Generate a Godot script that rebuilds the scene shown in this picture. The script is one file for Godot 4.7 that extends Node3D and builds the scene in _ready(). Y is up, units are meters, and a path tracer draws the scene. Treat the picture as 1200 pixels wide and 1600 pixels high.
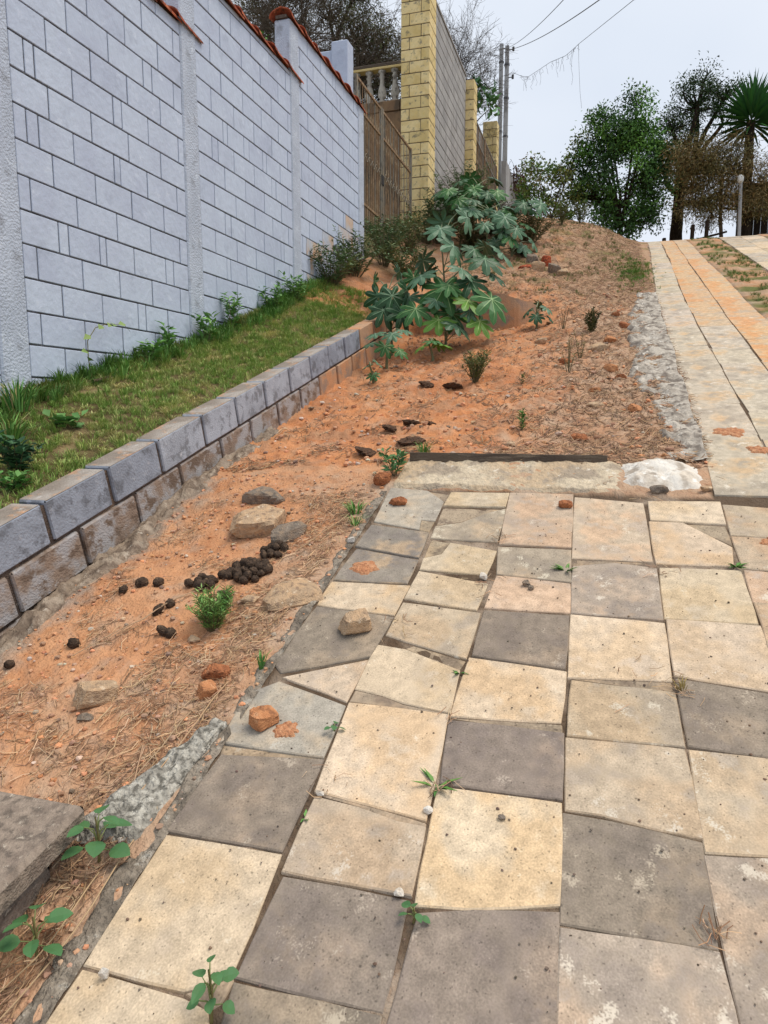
extends Node3D
# Steep lane beside a painted block wall under an overcast sky. World axes: x = across the lane (right positive), -z = uphill, y = up, metres.

var rng := RandomNumberGenerator.new()
var taken := {}
var M := {}
var boxes := {}
var na := FastNoiseLite.new()
var nb := FastNoiseLite.new()
var nc := FastNoiseLite.new()


# ------------------------------------------------------------------ mesh collector
class Geo:
	var v := PackedVector3Array()
	var n := PackedVector3Array()
	var c := PackedColorArray()
	var t := PackedVector2Array()
	var i := PackedInt32Array()

	func tri(a: Vector3, b: Vector3, d: Vector3, col := Color.WHITE) -> void:   # a, b, d counter-clockwise seen from outside
		var nn := (b - a).cross(d - a).normalized()
		var k := v.size()
		v.append(a); v.append(b); v.append(d)
		n.append(nn); n.append(nn); n.append(nn)
		c.append(col); c.append(col); c.append(col)
		i.append(k); i.append(k + 2); i.append(k + 1)

	func quad(a: Vector3, b: Vector3, d: Vector3, e: Vector3, col := Color.WHITE) -> void:
		tri(a, b, d, col)
		tri(a, d, e, col)

	func box(lo: Vector3, hi: Vector3, col := Color.WHITE) -> void:
		var p := []
		for k in 8:
			p.append(Vector3(hi.x if k & 1 else lo.x, hi.y if k & 2 else lo.y, hi.z if k & 4 else lo.z))
		quad(p[4], p[5], p[7], p[6], col)
		quad(p[1], p[0], p[2], p[3], col)
		quad(p[5], p[1], p[3], p[7], col)
		quad(p[0], p[4], p[6], p[2], col)
		quad(p[6], p[7], p[3], p[2], col)
		quad(p[0], p[1], p[5], p[4], col)

	func tube(path: PackedVector3Array, radii: PackedFloat32Array, sides := 6, col := Color.WHITE, cap := true) -> void:
		var k0 := v.size()
		var m := path.size()
		var side := Vector3.ZERO
		for q in m:
			var d: Vector3 = (path[mini(q + 1, m - 1)] - path[maxi(q - 1, 0)]).normalized()
			if d == Vector3.ZERO:
				d = Vector3.UP
			if side == Vector3.ZERO:
				side = d.cross(Vector3.RIGHT if absf(d.x) < 0.8 else Vector3.UP).normalized()
			side = (side - d * side.dot(d)).normalized()
			var up := d.cross(side)
			for w in sides:
				var a := TAU * w / sides
				var o := side * cos(a) + up * sin(a)
				v.append(path[q] + o * radii[q]); n.append(o); c.append(col)
		for q in m - 1:
			for w in sides:
				var a := k0 + q * sides + w
				var b := k0 + q * sides + (w + 1) % sides
				i.append(a); i.append(a + sides); i.append(b)
				i.append(b); i.append(a + sides); i.append(b + sides)
		if cap:
			for q in [0, m - 1]:
				for w in range(1, sides - 1):
					var a := k0 + int(q) * sides
					if q == 0:
						i.append(a); i.append(a + w); i.append(a + w + 1)
					else:
						i.append(a); i.append(a + w + 1); i.append(a + w)

	func leaf(p: Vector3, d: Vector3, face: Vector3, long: float, wide: float, col: Color) -> void:   # a pointed leaf folded along its rib
		var s := d.cross(face).normalized() * wide * 0.5
		var up := s.cross(d).normalized()
		var a := p + d * long * 0.45
		var k := v.size()
		var tip := p + d * long - up * long * 0.12
		v.append(p); v.append(a + s + up * wide * 0.12); v.append(tip); v.append(a - s + up * wide * 0.12)
		var n1 := (up - s.normalized() * 0.25).normalized()
		var n2 := (up + s.normalized() * 0.25).normalized()
		n.append(up); n.append(n1); n.append(up); n.append(n2)
		for q in 4:
			c.append(col)
		i.append(k); i.append(k + 2); i.append(k + 1)
		i.append(k); i.append(k + 3); i.append(k + 2)

	func mesh() -> ArrayMesh:
		var a := []
		a.resize(Mesh.ARRAY_MAX)
		a[Mesh.ARRAY_VERTEX] = v
		a[Mesh.ARRAY_NORMAL] = n
		a[Mesh.ARRAY_COLOR] = c
		if t.size() == v.size():
			a[Mesh.ARRAY_TEX_UV] = t
		a[Mesh.ARRAY_INDEX] = i
		var m := ArrayMesh.new()
		m.add_surface_from_arrays(Mesh.PRIMITIVE_TRIANGLES, a)
		return m


# ------------------------------------------------------------------ naming
func numbered(called: String) -> String:
	taken[called] = taken.get(called, -1) + 1
	return called if taken[called] == 0 else "%s_%03d" % [called, taken[called]]


func tag(o: Node3D, label: String, category: String, group := "", kind := "") -> Node3D:
	o.set_meta("label", label)
	o.set_meta("category", category)
	if group:
		o.set_meta("group", group)
	if kind:
		o.set_meta("kind", kind)
	return o


func thing(called: String, label: String, category: String, at := Vector3.ZERO, group := "", kind := "") -> Node3D:
	var o := Node3D.new()
	o.name = numbered(called)
	add_child(o)
	o.position = at
	return tag(o, label, category, group, kind if kind else "thing")


func part(parent: Node3D, called: String, mesh: Mesh, mat: Material, at := Vector3.ZERO, turn := Vector3.ZERO, size := Vector3.ONE) -> MeshInstance3D:
	var o := MeshInstance3D.new()
	o.name = called
	o.mesh = mesh
	o.material_override = mat
	parent.add_child(o, true)
	o.position = at
	o.rotation = turn
	o.scale = size
	return o


func solo(called: String, label: String, category: String, mesh: Mesh, mat: Material, at := Vector3.ZERO, turn := Vector3.ZERO, size := Vector3.ONE, group := "", kind := "") -> MeshInstance3D:
	var o := part(self, numbered(called), mesh, mat, at, turn, size)
	tag(o, label, category, group, kind)
	return o


# ------------------------------------------------------------------ the lie of the land
func table(t: Array, u: float) -> float:
	for k in range(1, t.size()):
		if u < t[k][0]:
			return lerpf(t[k - 1][1], t[k][1], clampf((u - t[k - 1][0]) / (t[k][0] - t[k - 1][0]), 0, 1))
	return t[t.size() - 1][1]


const FOOT := [[-20.0, -6.6], [0.0, -.05], [1.5, .42], [2.22, .67], [2.6, .79], [2.95, .90], [3.24, 1.0], [3.69, 1.165], [4.53, 1.38], [6.2, 1.83], [7.3, 2.12], [8.25, 2.46], [8.35, 2.70], [10.0, 3.4], [13.0, 4.35], [17.0, 5.6], [20.0, 6.1], [26.0, 6.4], [200.0, 5.0]]
const BANK := [[-20.0, -5.4], [0.0, .35], [2.0, 1.1], [3.5, 1.68], [4.87, 2.02], [5.6, 2.2], [7.7, 2.93], [8.5, 3.17], [10.1, 3.75], [13.3, 4.7], [17.6, 6.0], [22.0, 6.9], [26.0, 7.3], [200.0, 6.0]]


func lane(u: float) -> float:
	if u < 4.0:
		return 0.336 * u
	if u < 15.0:
		return 1.344 + 0.307 * (u - 4.0)
	if u < 17.0:
		var s := u - 15.0
		return 4.721 + 0.307 * s - 0.052 * s * s
	return 5.127 + 0.09 * (minf(u, 27.0) - 17.0) - 0.02 * maxf(u - 27.0, 0.0)


func kerb_top(u: float) -> float:
	return 1.316 + 0.2767 * (u - 2.911)


func ground(u: float, v: float) -> float:   # smooth lie of the land
	var d := lane(u)
	if v >= 0.75:
		return d
	if v < -2.38 and u < 7.6:
		var top := kerb_top(u) - 0.035
		return lerpf(top, table(BANK, u), clampf((-2.45 - v) / 0.95, 0, 1))
	var r := table(FOOT, u)
	var t1 := clampf((v + 2.31) / 1.25, 0, 1)
	var t := lerpf(t1, smoothstep(-2.5, 0.4, v), smoothstep(3.85, 4.6, u))
	var h := lerpf(r, d, t)
	if v < -2.31:
		h = lerpf(r, table(BANK, u), minf(-2.31 - v, 1.0))
	h += 0.40 * (1.0 - smoothstep(-0.6, 0.75, v)) * smoothstep(11.0, 15.5, u) * (1.0 - smoothstep(17.0, 22.0, u))
	h -= 0.22 * (1.0 - smoothstep(8.2, 8.5, u)) * smoothstep(7.3, 8.2, u) * smoothstep(-2.3, -2.0, v) * (1.0 - smoothstep(-1.0, -0.5, v)) * 0.1
	return h


func strip_edge(k: int, u: float) -> float:   # joints along the upper drive
	return 0.53 + 0.022 * na.get_noise_2d(u * 1.6, k * 9.0)  + 0.3 * k + (0.19 - 0.06 * k) * smoothstep(7.0, 16.0, u)


func paved(u: float, v: float) -> bool:
	if u < 3.57:
		return v > -1.05 and v < 1.44
	return u < 30.0 and ((v > strip_edge(0, u) - 0.01 and v < strip_edge(3, u)) or (v > 2.0 and v < 2.75))


func surface(u: float, v: float) -> float:   # the land with its clods and hollows
	var h := ground(u, v)
	if paved(u, v):
		return h - 0.007 + 0.005 * nb.get_noise_2d(u * 9.0, v * 9.0)
	var a := na.get_noise_2d(u * 1.3, v * 1.3)
	var b := nb.get_noise_2d(u * 4.5, v * 4.5)
	var e := nc.get_noise_2d(u * 16.0, v * 16.0)
	if v < -2.38 and u < 7.6:
		return h + 0.02 * a + 0.012 * b
	var lump := smoothstep(3.9, 4.8, u)
	var edge := smoothstep(-1.05, -1.35, v) if u < 3.57 else smoothstep(0.5, 0.2, v) if v < 1.0 else 0.6
	if v < -3.4 or v > 3.0 or u > 26.0:
		return h + 0.08 * a
	return h + edge * (lerpf(0.018, 0.035, lump) * a + lerpf(0.012, 0.028, lump) * b + lerpf(0.007, 0.021, lump) * e) + 0.004 * e


func at(u: float, v: float, lift := 0.0) -> Vector3:
	return Vector3(v, surface(u, v) + lift, -u)


func lin(r: float, g: float, b: float) -> Color:
	return Color(r / 255.0, g / 255.0, b / 255.0).srgb_to_linear()


func jitter(c: Color, a: float) -> Color:
	var k := 1.0 + rng.randf_range(-a, a)
	return Color(c.r * k * (1.0 + rng.randf_range(-a, a) * 0.4), c.g * k, c.b * k * (1.0 + rng.randf_range(-a, a) * 0.4))


# ------------------------------------------------------------------ textures and materials
func fast(freq: float, octaves: int, s: int, kind := FastNoiseLite.TYPE_SIMPLEX_SMOOTH) -> FastNoiseLite:
	var f := FastNoiseLite.new()
	f.noise_type = kind
	f.frequency = freq
	f.fractal_octaves = octaves
	f.fractal_gain = 0.55
	f.seed = s
	return f


var layers := {}
var soft := 1.0


func grey(size: int, freq: float, octaves: int, s: int, kind := FastNoiseLite.TYPE_SIMPLEX_SMOOTH) -> PackedByteArray:
	var key := "%d %.4f %d %d" % [size, freq, octaves, s]
	if not layers.has(key):
		layers[key] = draw_layer(size, freq, octaves, s, kind)
	return layers[key]


func draw_layer(size: int, freq: float, octaves: int, s: int, kind: FastNoiseLite.NoiseType) -> PackedByteArray:
	var im := fast(freq, octaves, s, kind).get_seamless_image(size, size)
	im.convert(Image.FORMAT_L8)
	return im.get_data()


func bump(freq: float, octaves: int, s: int, size := 512) -> NoiseTexture2D:
	var t := NoiseTexture2D.new()
	t.width = size
	t.height = size
	t.seamless = true
	t.noise = fast(freq, octaves, s)
	return t


# base colour with broad blotches of a second and third colour, fine grain, pits and pale scuffs: all sRGB 0..255
func blotched(size: int, s: int, base: Color, second: Color, third: Color, cover2: float, cover3: float, grain: float, pits: float, scuff: Color, scuffs: float, broad := 0.006) -> ImageTexture:
	var a := grey(size, broad, 4, s % 5)
	var b := grey(size, broad * 1.7, 5, 7 + s % 4)
	var f := grey(size, 0.40, 3, 13)
	var g := grey(size, 0.045, 4, 19 + s % 2)
	var q := grey(size, 0.02, 5, 23 + s % 3)
	var w := grey(size, 0.19, 3, 31)
	var out := PackedByteArray()
	out.resize(size * size * 3)
	var k := 0
	for j in size * size:
		var fine := (f[j] - 128.0) / 128.0
		var mid := (g[j] - 128.0) / 128.0
		var e2 := clampf((a[j] + mid * 26.0 - 255.0 * (1.0 - cover2)) / (46.0 * soft) + 0.5, 0.0, 1.0)
		var e3 := clampf((b[j] + mid * 40.0 + fine * 22.0 - 255.0 * (1.0 - cover3)) / (34.0 * soft) + 0.5, 0.0, 1.0)
		var e4 := clampf((q[j] + fine * 50.0 + mid * 30.0 - 255.0 * (1.0 - scuffs)) / 24.0, 0.0, 1.0)
		var l := 1.0 + grain * (fine * 0.7 + mid * 0.5)
		if w[j] > 255.0 * (1.0 - pits):
			l *= 0.72
		var r := lerpf(lerpf(lerpf(base.r, second.r, e2), third.r, e3) * l, scuff.r, e4)
		var gg := lerpf(lerpf(lerpf(base.g, second.g, e2), third.g, e3) * l, scuff.g, e4)
		var bb := lerpf(lerpf(lerpf(base.b, second.b, e2), third.b, e3) * l, scuff.b, e4)
		out[k] = int(clampf(r * 255.0, 0, 255)); out[k + 1] = int(clampf(gg * 255.0, 0, 255)); out[k + 2] = int(clampf(bb * 255.0, 0, 255))
		k += 3
	return ImageTexture.create_from_image(Image.create_from_data(size, size, false, Image.FORMAT_RGB8, out))


func rgb(r: int, g: int, b: int) -> Color:
	return Color8(r, g, b)


func mat(tex: Texture2D, scale: Vector3, relief: Texture2D, deep: float, rough := 0.92, tint := Color.WHITE, world := true) -> StandardMaterial3D:
	var m := StandardMaterial3D.new()
	m.albedo_color = tint
	m.albedo_texture = tex
	m.roughness = rough
	m.metallic_specular = 0.3
	m.uv1_triplanar = true
	m.uv1_world_triplanar = world
	m.uv1_triplanar_sharpness = 4.0
	m.uv1_scale = scale
	if relief:
		m.heightmap_enabled = true
		m.heightmap_texture = relief
		m.heightmap_scale = deep
	return m


func painted(col: Color, rough := 0.8) -> StandardMaterial3D:
	var m := StandardMaterial3D.new()
	m.albedo_color = col
	m.roughness = rough
	return m


func foliage(back: Color) -> StandardMaterial3D:
	var m := StandardMaterial3D.new()
	m.vertex_color_use_as_albedo = true
	m.roughness = 0.62
	m.metallic_specular = 0.35
	m.backlight_enabled = true
	m.backlight = back
	m.cull_mode = BaseMaterial3D.CULL_DISABLED
	return m


func make_materials() -> void:
	var r1 := bump(0.09, 4, 3)
	var r2 := bump(0.03, 5, 4)
	var r3 := bump(0.05, 5, 5)
	var r0 := bump(0.32, 3, 6)
	var S := Vector3.ONE * 0.85
	soft = 1.5
	var slab := {
		"tan": blotched(448, 11, rgb(203, 185, 160), rgb(198, 176, 146), rgb(188, 172, 151), .48, .22, .22, .17, rgb(218, 206, 185), .15),
		"tan2": blotched(448, 12, rgb(192, 175, 151), rgb(188, 166, 138), rgb(171, 157, 139), .5, .3, .22, .17, rgb(211, 200, 181), .2),
		"yel": blotched(448, 13, rgb(206, 187, 163), rgb(200, 174, 142), rgb(194, 176, 153), .46, .2, .22, .17, rgb(219, 206, 185), .13),
		"grey": blotched(448, 14, rgb(176, 168, 154), rgb(184, 168, 146), rgb(155, 148, 137), .4, .34, .22, .17, rgb(196, 189, 175), .22),
		"grey2": blotched(448, 15, rgb(171, 157, 140), rgb(182, 161, 138), rgb(152, 140, 127), .44, .34, .22, .17, rgb(208, 197, 178), .25),
		"dark": blotched(448, 16, rgb(143, 131, 118), rgb(157, 141, 124), rgb(131, 120, 110), .38, .38, .22, .17, rgb(184, 171, 154), .21),
		"dark2": blotched(448, 17, rgb(143, 135, 124), rgb(172, 151, 126), rgb(130, 122, 114), .4, .38, .22, .17, rgb(172, 161, 147), .16),
		"pink": blotched(448, 18, rgb(194, 167, 140), rgb(200, 175, 149), rgb(177, 157, 137), .4, .28, .22, .17, rgb(210, 193, 170), .18),
		"pink2": blotched(448, 19, rgb(189, 171, 149), rgb(193, 166, 139), rgb(174, 158, 141), .45, .28, .22, .17, rgb(210, 198, 178), .2),
		"lane": blotched(448, 20, rgb(186, 174, 156), rgb(192, 166, 135), rgb(163, 152, 137), .40, .34, .22, .17, rgb(214, 205, 190), .24),
		"fill": blotched(320, 22, rgb(160, 144, 124), rgb(174, 152, 126), rgb(128, 113, 98), .46, .36, .24, .2, rgb(188, 174, 154), .22, 0.012),
		"lane_mid": blotched(448, 20, rgb(190, 169, 142), rgb(196, 160, 122), rgb(172, 156, 137), .46, .32, .22, .17, rgb(213, 200, 178), .22),
		"ochre": blotched(448, 21, rgb(194, 164, 130), rgb(198, 150, 107), rgb(180, 161, 138), .46, .32, .22, .17, rgb(214, 196, 168), .18),
	}
	for k in slab:
		M[k] = mat(slab[k], S, r0, 0.12)
	soft = 1.8
	var paint := blotched(448, 30, rgb(184, 194, 211), rgb(178, 187, 205), rgb(168, 177, 194), .45, .16, .05, .02, rgb(193, 202, 218), .2)
	M.paint = mat(paint, Vector3.ONE * 0.6, r3, 0.22, 0.75)
	M.paint_b = mat(paint, Vector3.ONE * 0.6, r3, 0.22, 0.75, Color8(252, 252, 253))
	M.paint_c = mat(paint, Vector3.ONE * 0.6, r3, 0.22, 0.75, Color8(248, 248, 250))
	M.paint_soiled = mat(blotched(320, 31, rgb(180, 186, 198), rgb(194, 172, 154), rgb(190, 150, 120), .46, .3, .05, .02, rgb(192, 192, 198), .2), Vector3.ONE * 0.7, r3, 0.25, 0.8)
	M.render = mat(blotched(320, 32, rgb(178, 186, 200), rgb(170, 178, 192), rgb(148, 153, 163), .45, .16, .07, .1, rgb(190, 198, 210), .25), Vector3.ONE * 1.0, r1, 0.55, 0.85)
	M.mortar = mat(blotched(320, 33, rgb(98, 99, 103), rgb(84, 84, 88), rgb(74, 72, 72), .4, .3, .1, .05, rgb(118, 118, 124), .2), Vector3.ONE, r1, 0.4)
	var cblock := blotched(448, 34, rgb(164, 170, 180), rgb(150, 155, 164), rgb(122, 125, 131), .46, .34, .06, .03, rgb(180, 182, 188), .2, 0.006)
	M.block = mat(cblock, Vector3.ONE * 1.5, r1, 0.25)
	M.block_b = mat(cblock, Vector3.ONE * 1.3, r1, 0.25, 0.9, Color8(226, 228, 232))
	M.block_top = mat(blotched(320, 35, rgb(160, 152, 144), rgb(132, 122, 112), rgb(176, 138, 110), .5, .28, .12, .08, rgb(176, 170, 164), .2), Vector3.ONE * 1.4, r1, 0.3)
	M.block_low = mat(blotched(448, 36, rgb(158, 155, 155), rgb(138, 120, 106), rgb(108, 92, 80), .46, .34, .1, .04, rgb(168, 164, 162), .18, 0.006), Vector3(1.2, 1.6, 1.2), r1, 0.3)
	M.block_soiled = mat(blotched(320, 37, rgb(178, 144, 116), rgb(186, 138, 102), rgb(150, 128, 112), .5, .36, .1, .04, rgb(170, 150, 134), .2), Vector3.ONE * 1.3, r1, 0.4)
	M.bed = mat(blotched(320, 38, rgb(92, 80, 72), rgb(76, 66, 60), rgb(110, 92, 78), .4, .3, .15, .08, rgb(120, 112, 104), .15), Vector3.ONE * 2.0, r1, 0.5)
	var rough := blotched(448, 39, rgb(158, 149, 137), rgb(184, 175, 162), rgb(116, 107, 98), .48, .38, .2, .16, rgb(204, 197, 186), .24, 0.009)
	M.rough = mat(rough, Vector3.ONE * 1.1, r3, 1.1)
	M.footing = mat(blotched(320, 38, rgb(134, 118, 102), rgb(158, 144, 128), rgb(104, 90, 78), .46, .4, .2, .12, rgb(182, 172, 158), .2, 0.012), Vector3.ONE * 1.5, r3, 1.0)
	M.fillet = mat(blotched(320, 40, rgb(124, 113, 100), rgb(144, 133, 119), rgb(98, 90, 80), .48, .36, .2, .15, rgb(166, 160, 148), .2, 0.012), Vector3.ONE * 1.8, r3, 1.1)
	M.lichen = mat(blotched(448, 40, rgb(146, 141, 131), rgb(178, 173, 161), rgb(102, 98, 90), .5, .4, .2, .12, rgb(194, 189, 177), .28, 0.018), Vector3.ONE * 2.2, r3, 0.9)
	M.lid = mat(blotched(448, 41, rgb(142, 128, 115), rgb(124, 111, 100), rgb(104, 94, 85), .46, .36, .24, .14, rgb(178, 167, 152), .24, 0.010), Vector3.ONE * 2.4, r1, 0.35)
	M.kerb = mat(blotched(320, 42, rgb(192, 177, 153), rgb(182, 160, 132), rgb(152, 138, 121), .5, .34, .2, .12, rgb(214, 204, 187), .2, 0.006), Vector3.ONE * 1.4, r3, 0.8)
	M.plank = mat(blotched(320, 43, rgb(98, 86, 74), rgb(82, 72, 64), rgb(116, 104, 90), .45, .3, .16, .06, rgb(132, 122, 110), .2), Vector3(.5, 4, 4), r1, 0.4)
	M.plaster = mat(blotched(320, 44, rgb(214, 208, 198), rgb(202, 190, 174), rgb(160, 148, 134), .42, .3, .1, .06, rgb(228, 224, 216), .25, 0.008), Vector3.ONE * 1.5, r3, 0.5)
	var yellow := blotched(448, 45, rgb(222, 200, 148), rgb(213, 188, 132), rgb(146, 136, 112), .4, .24, .07, .04, rgb(222, 198, 134), .2, 0.012)
	M.yellow = mat(yellow, Vector3.ONE * 0.75, r1, 0.25)
	M.yellow_b = mat(yellow, Vector3.ONE * 0.62, r1, 0.25, 0.9, Color8(240, 238, 228))
	M.weather = mat(blotched(448, 46, rgb(164, 161, 158), rgb(150, 147, 144), rgb(132, 130, 128), .46, .2, .08, .04, rgb(166, 164, 162), .2), Vector3(.6, .22, .6), r1, 0.3)
	M.weather_b = mat(M.weather.albedo_texture, Vector3(.5, .2, .5), r1, 0.3, 0.9, Color8(244, 244, 245))
	M.tile = mat(blotched(320, 47, rgb(168, 90, 62), rgb(146, 74, 52), rgb(98, 62, 50), .46, .36, .12, .05, rgb(206, 130, 96), .2, 0.012), Vector3.ONE * 1.6, r1, 0.2)
	M.tan_wall = mat(blotched(320, 48, rgb(150, 122, 92), rgb(132, 106, 82), rgb(98, 84, 70), .46, .34, .1, .04, rgb(166, 142, 112), .2), Vector3(.6, .3, .6), r1, 0.3)
	M.stone_cast = mat(blotched(320, 49, rgb(188, 182, 170), rgb(168, 160, 148), rgb(112, 106, 98), .44, .32, .1, .04, rgb(200, 196, 186), .2), Vector3.ONE * 1.2, r1, 0.2)
	M.concrete = mat(blotched(320, 50, rgb(164, 164, 164), rgb(150, 150, 150), rgb(122, 120, 118), .44, .26, .07, .04, rgb(176, 176, 176), .2), Vector3(1, .3, 1), r1, 0.2)
	M.rust = mat(blotched(320, 51, rgb(148, 124, 96), rgb(128, 98, 70), rgb(92, 74, 60), .5, .36, .12, .04, rgb(186, 168, 138), .3, 0.02), Vector3(2, .5, 2), r1, 0.1, 0.7)
	M.iron = mat(blotched(320, 52, rgb(122, 118, 108), rgb(138, 122, 98), rgb(90, 84, 76), .46, .3, .1, .04, rgb(166, 160, 146), .2, 0.02), Vector3(2, .5, 2), r1, 0.1, 0.6)
	M.bark = mat(blotched(320, 53, rgb(92, 80, 68), rgb(76, 66, 56), rgb(110, 98, 84), .46, .3, .16, .08, rgb(124, 116, 104), .2, 0.016), Vector3(3, .8, 3), r1, 1.0)
	M.bark_dark = mat(M.bark.albedo_texture, Vector3(3, .8, 3), r1, 1.0, 0.95, Color8(150, 140, 130))
	M.bark_pale = mat(M.bark.albedo_texture, Vector3(3, .8, 3), r1, 0.8, 0.95, Color8(255, 244, 228))
	M.stone = mat(blotched(320, 54, rgb(176, 150, 122), rgb(190, 158, 124), rgb(140, 118, 98), .48, .3, .13, .05, rgb(210, 190, 164), .24, 0.014), Vector3.ONE * 3.0, r1, 0.5)
	M.stone_orange = mat(blotched(320, 55, rgb(184, 126, 86), rgb(196, 140, 98), rgb(140, 96, 68), .48, .3, .13, .05, rgb(206, 160, 122), .2, 0.014), Vector3.ONE * 3.0, r1, 0.5)
	M.stone_grey = mat(blotched(320, 56, rgb(128, 116, 104), rgb(146, 126, 106), rgb(98, 90, 82), .48, .34, .14, .06, rgb(164, 152, 136), .24, 0.014), Vector3.ONE * 3.0, r1, 0.5)
	M.stone_pale = mat(M.stone.albedo_texture, Vector3.ONE * 3.0, r1, 0.4, 0.92, Color8(255, 255, 255))
	M.pebble = mat(M.plaster.albedo_texture, Vector3.ONE * 4.0, r1, 0.2)
	M.clod = mat(blotched(320, 57, rgb(164, 104, 70), rgb(178, 116, 78), rgb(122, 78, 54), .5, .36, .2, .12, rgb(188, 134, 98), .2, 0.02), Vector3.ONE * 3.0, r3, 1.2)
	M.peat = mat(blotched(320, 61, rgb(88, 68, 54), rgb(104, 78, 60), rgb(66, 52, 44), .5, .36, .2, .12, rgb(122, 94, 72), .2, 0.02), Vector3.ONE * 3.0, r3, 1.2)
	M.smear = mat(blotched(320, 59, rgb(182, 126, 90), rgb(192, 142, 106), rgb(160, 108, 78), .5, .36, .2, .12, rgb(210, 160, 120), .2, 0.02), Vector3.ONE * 3.0, r3, 0.6)
	M.dung = mat(blotched(320, 58, rgb(80, 65, 54), rgb(62, 51, 43), rgb(108, 88, 70), .46, .3, .2, .1, rgb(98, 84, 70), .16, 0.02), Vector3.ONE * 4.0, r3, 0.8)
	M.brick = mat(M.tile.albedo_texture, Vector3.ONE * 3.0, r1, 0.3, 0.95, Color8(255, 240, 225))
	var soil_tex := blotched(768, 60, rgb(250, 247, 244), rgb(240, 234, 228), rgb(222, 210, 200), .46, .28, .13, .08, rgb(255, 253, 250), .2, 0.01)
	M.ground = mat(soil_tex, Vector3.ONE * 0.9, bump(0.06, 5, 61, 1024), 0.7, 0.96)
	M.ground.vertex_color_use_as_albedo = true
	M.leaf = foliage(Color(0.10, 0.16, 0.04))
	M.castor = foliage(Color(0.06, 0.11, 0.03))
	M.castor.roughness = 0.45
	M.dry = foliage(Color(0.03, 0.02, 0.01))
	M.dry.roughness = 0.85
	M.black = painted(rgb(38, 34, 32), 0.9)
	M.wire = painted(rgb(74, 74, 78), 0.7)
	M.porcelain = painted(rgb(60, 56, 54), 0.5)
	M.shed = mat(M.plank.albedo_texture, Vector3(4, .5, 4), r1, 0.4, 0.95, Color8(120, 112, 106))
	M.lamp_glass = painted(rgb(214, 214, 210), 0.35)
	M.gravel = foliage(Color(0, 0, 0))
	M.gravel.roughness = 0.95
	M.gravel.backlight_enabled = false


# ------------------------------------------------------------------ shared shapes
func block_mesh(l: float, h: float, w: float, ch := 0.006) -> ArrayMesh:   # x = thickness w, y = height h, z = length l, edges chamfered
	var key := "%.3f %.3f %.3f %.3f" % [l, h, w, ch]
	if boxes.has(key):
		return boxes[key]
	var g := Geo.new()
	var s := Vector3(w, h, l) * 0.5
	var axes := [Vector3.RIGHT, Vector3.UP, Vector3.BACK]
	for a in 3:
		for sg in [-1.0, 1.0]:
			var b := (a + 1) % 3
			var d := (a + 2) % 3
			var p := []
			for q in [[-1, -1], [1, -1], [1, 1], [-1, 1]]:
				var x := Vector3.ZERO
				x[a] = s[a] * sg
				x[b] = (s[b] - ch) * q[0]
				x[d] = (s[d] - ch) * q[1]
				p.append(x)
			if sg > 0:
				g.quad(p[0], p[1], p[2], p[3])
			else:
				g.quad(p[3], p[2], p[1], p[0])
	for a in 3:
		var b := (a + 1) % 3
		var d := (a + 2) % 3
		for sb in [-1.0, 1.0]:
			for sd in [-1.0, 1.0]:
				var p := []
				for q in [[-1, 0], [1, 0], [1, 1], [-1, 1]]:
					var x := Vector3.ZERO
					x[a] = (s[a] - ch) * q[0]
					x[b] = (s[b] - (ch if q[1] == 1 else 0.0)) * sb
					x[d] = (s[d] - (0.0 if q[1] == 1 else ch)) * sd
					p.append(x)
				if sb * sd < 0:
					g.quad(p[0], p[1], p[2], p[3])
				else:
					g.quad(p[3], p[2], p[1], p[0])
	boxes[key] = g.mesh()
	return boxes[key]


func rock_mesh(s: int, planes := 14, rough := 0.05, fine := 14) -> ArrayMesh:   # a unit stone cut by random planes
	var r := RandomNumberGenerator.new()
	r.seed = s
	var cut := []
	for k in 6:   # a skewed block first, then its corners knocked off
		var d := Vector3.ZERO
		d[k % 3] = 1.0 if k < 3 else -1.0
		cut.append([(d + Vector3(r.randfn(), r.randfn(), r.randfn()) * 0.22).normalized(), r.randf_range(0.72, 0.95)])
	for k in planes:
		var d := Vector3(r.randfn(), r.randfn(), r.randfn()).normalized()
		cut.append([d, r.randf_range(0.78, 1.1)])
	var f := fast(1.6, 3, s)
	var g := Geo.new()
	var rows := fine
	var cols := fine * 2
	var grid := []
	for j in rows + 1:
		var line := []
		for k in cols:
			var th := PI * j / rows
			var ph := TAU * k / cols
			var d := Vector3(sin(th) * cos(ph), cos(th), sin(th) * sin(ph))
			var far := 1.5
			for q in cut:
				var w: float = q[0].dot(d)
				if w > 0.02:
					far = minf(far, q[1] / w)
			far *= 1.0 + rough * f.get_noise_3dv(d * 2.0) + rough * 0.5 * f.get_noise_3dv(d * 6.0)
			line.append(d * far * 0.5)
		grid.append(line)
	for j in rows:
		for k in cols:
			var a: Vector3 = grid[j][k]
			var b: Vector3 = grid[j][(k + 1) % cols]
			var c: Vector3 = grid[j + 1][(k + 1) % cols]
			var d: Vector3 = grid[j + 1][k]
			if j > 0:
				g.tri(a, b, c)
			if j < rows - 1:
				g.tri(a, c, d)
	return g.mesh()


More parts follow.
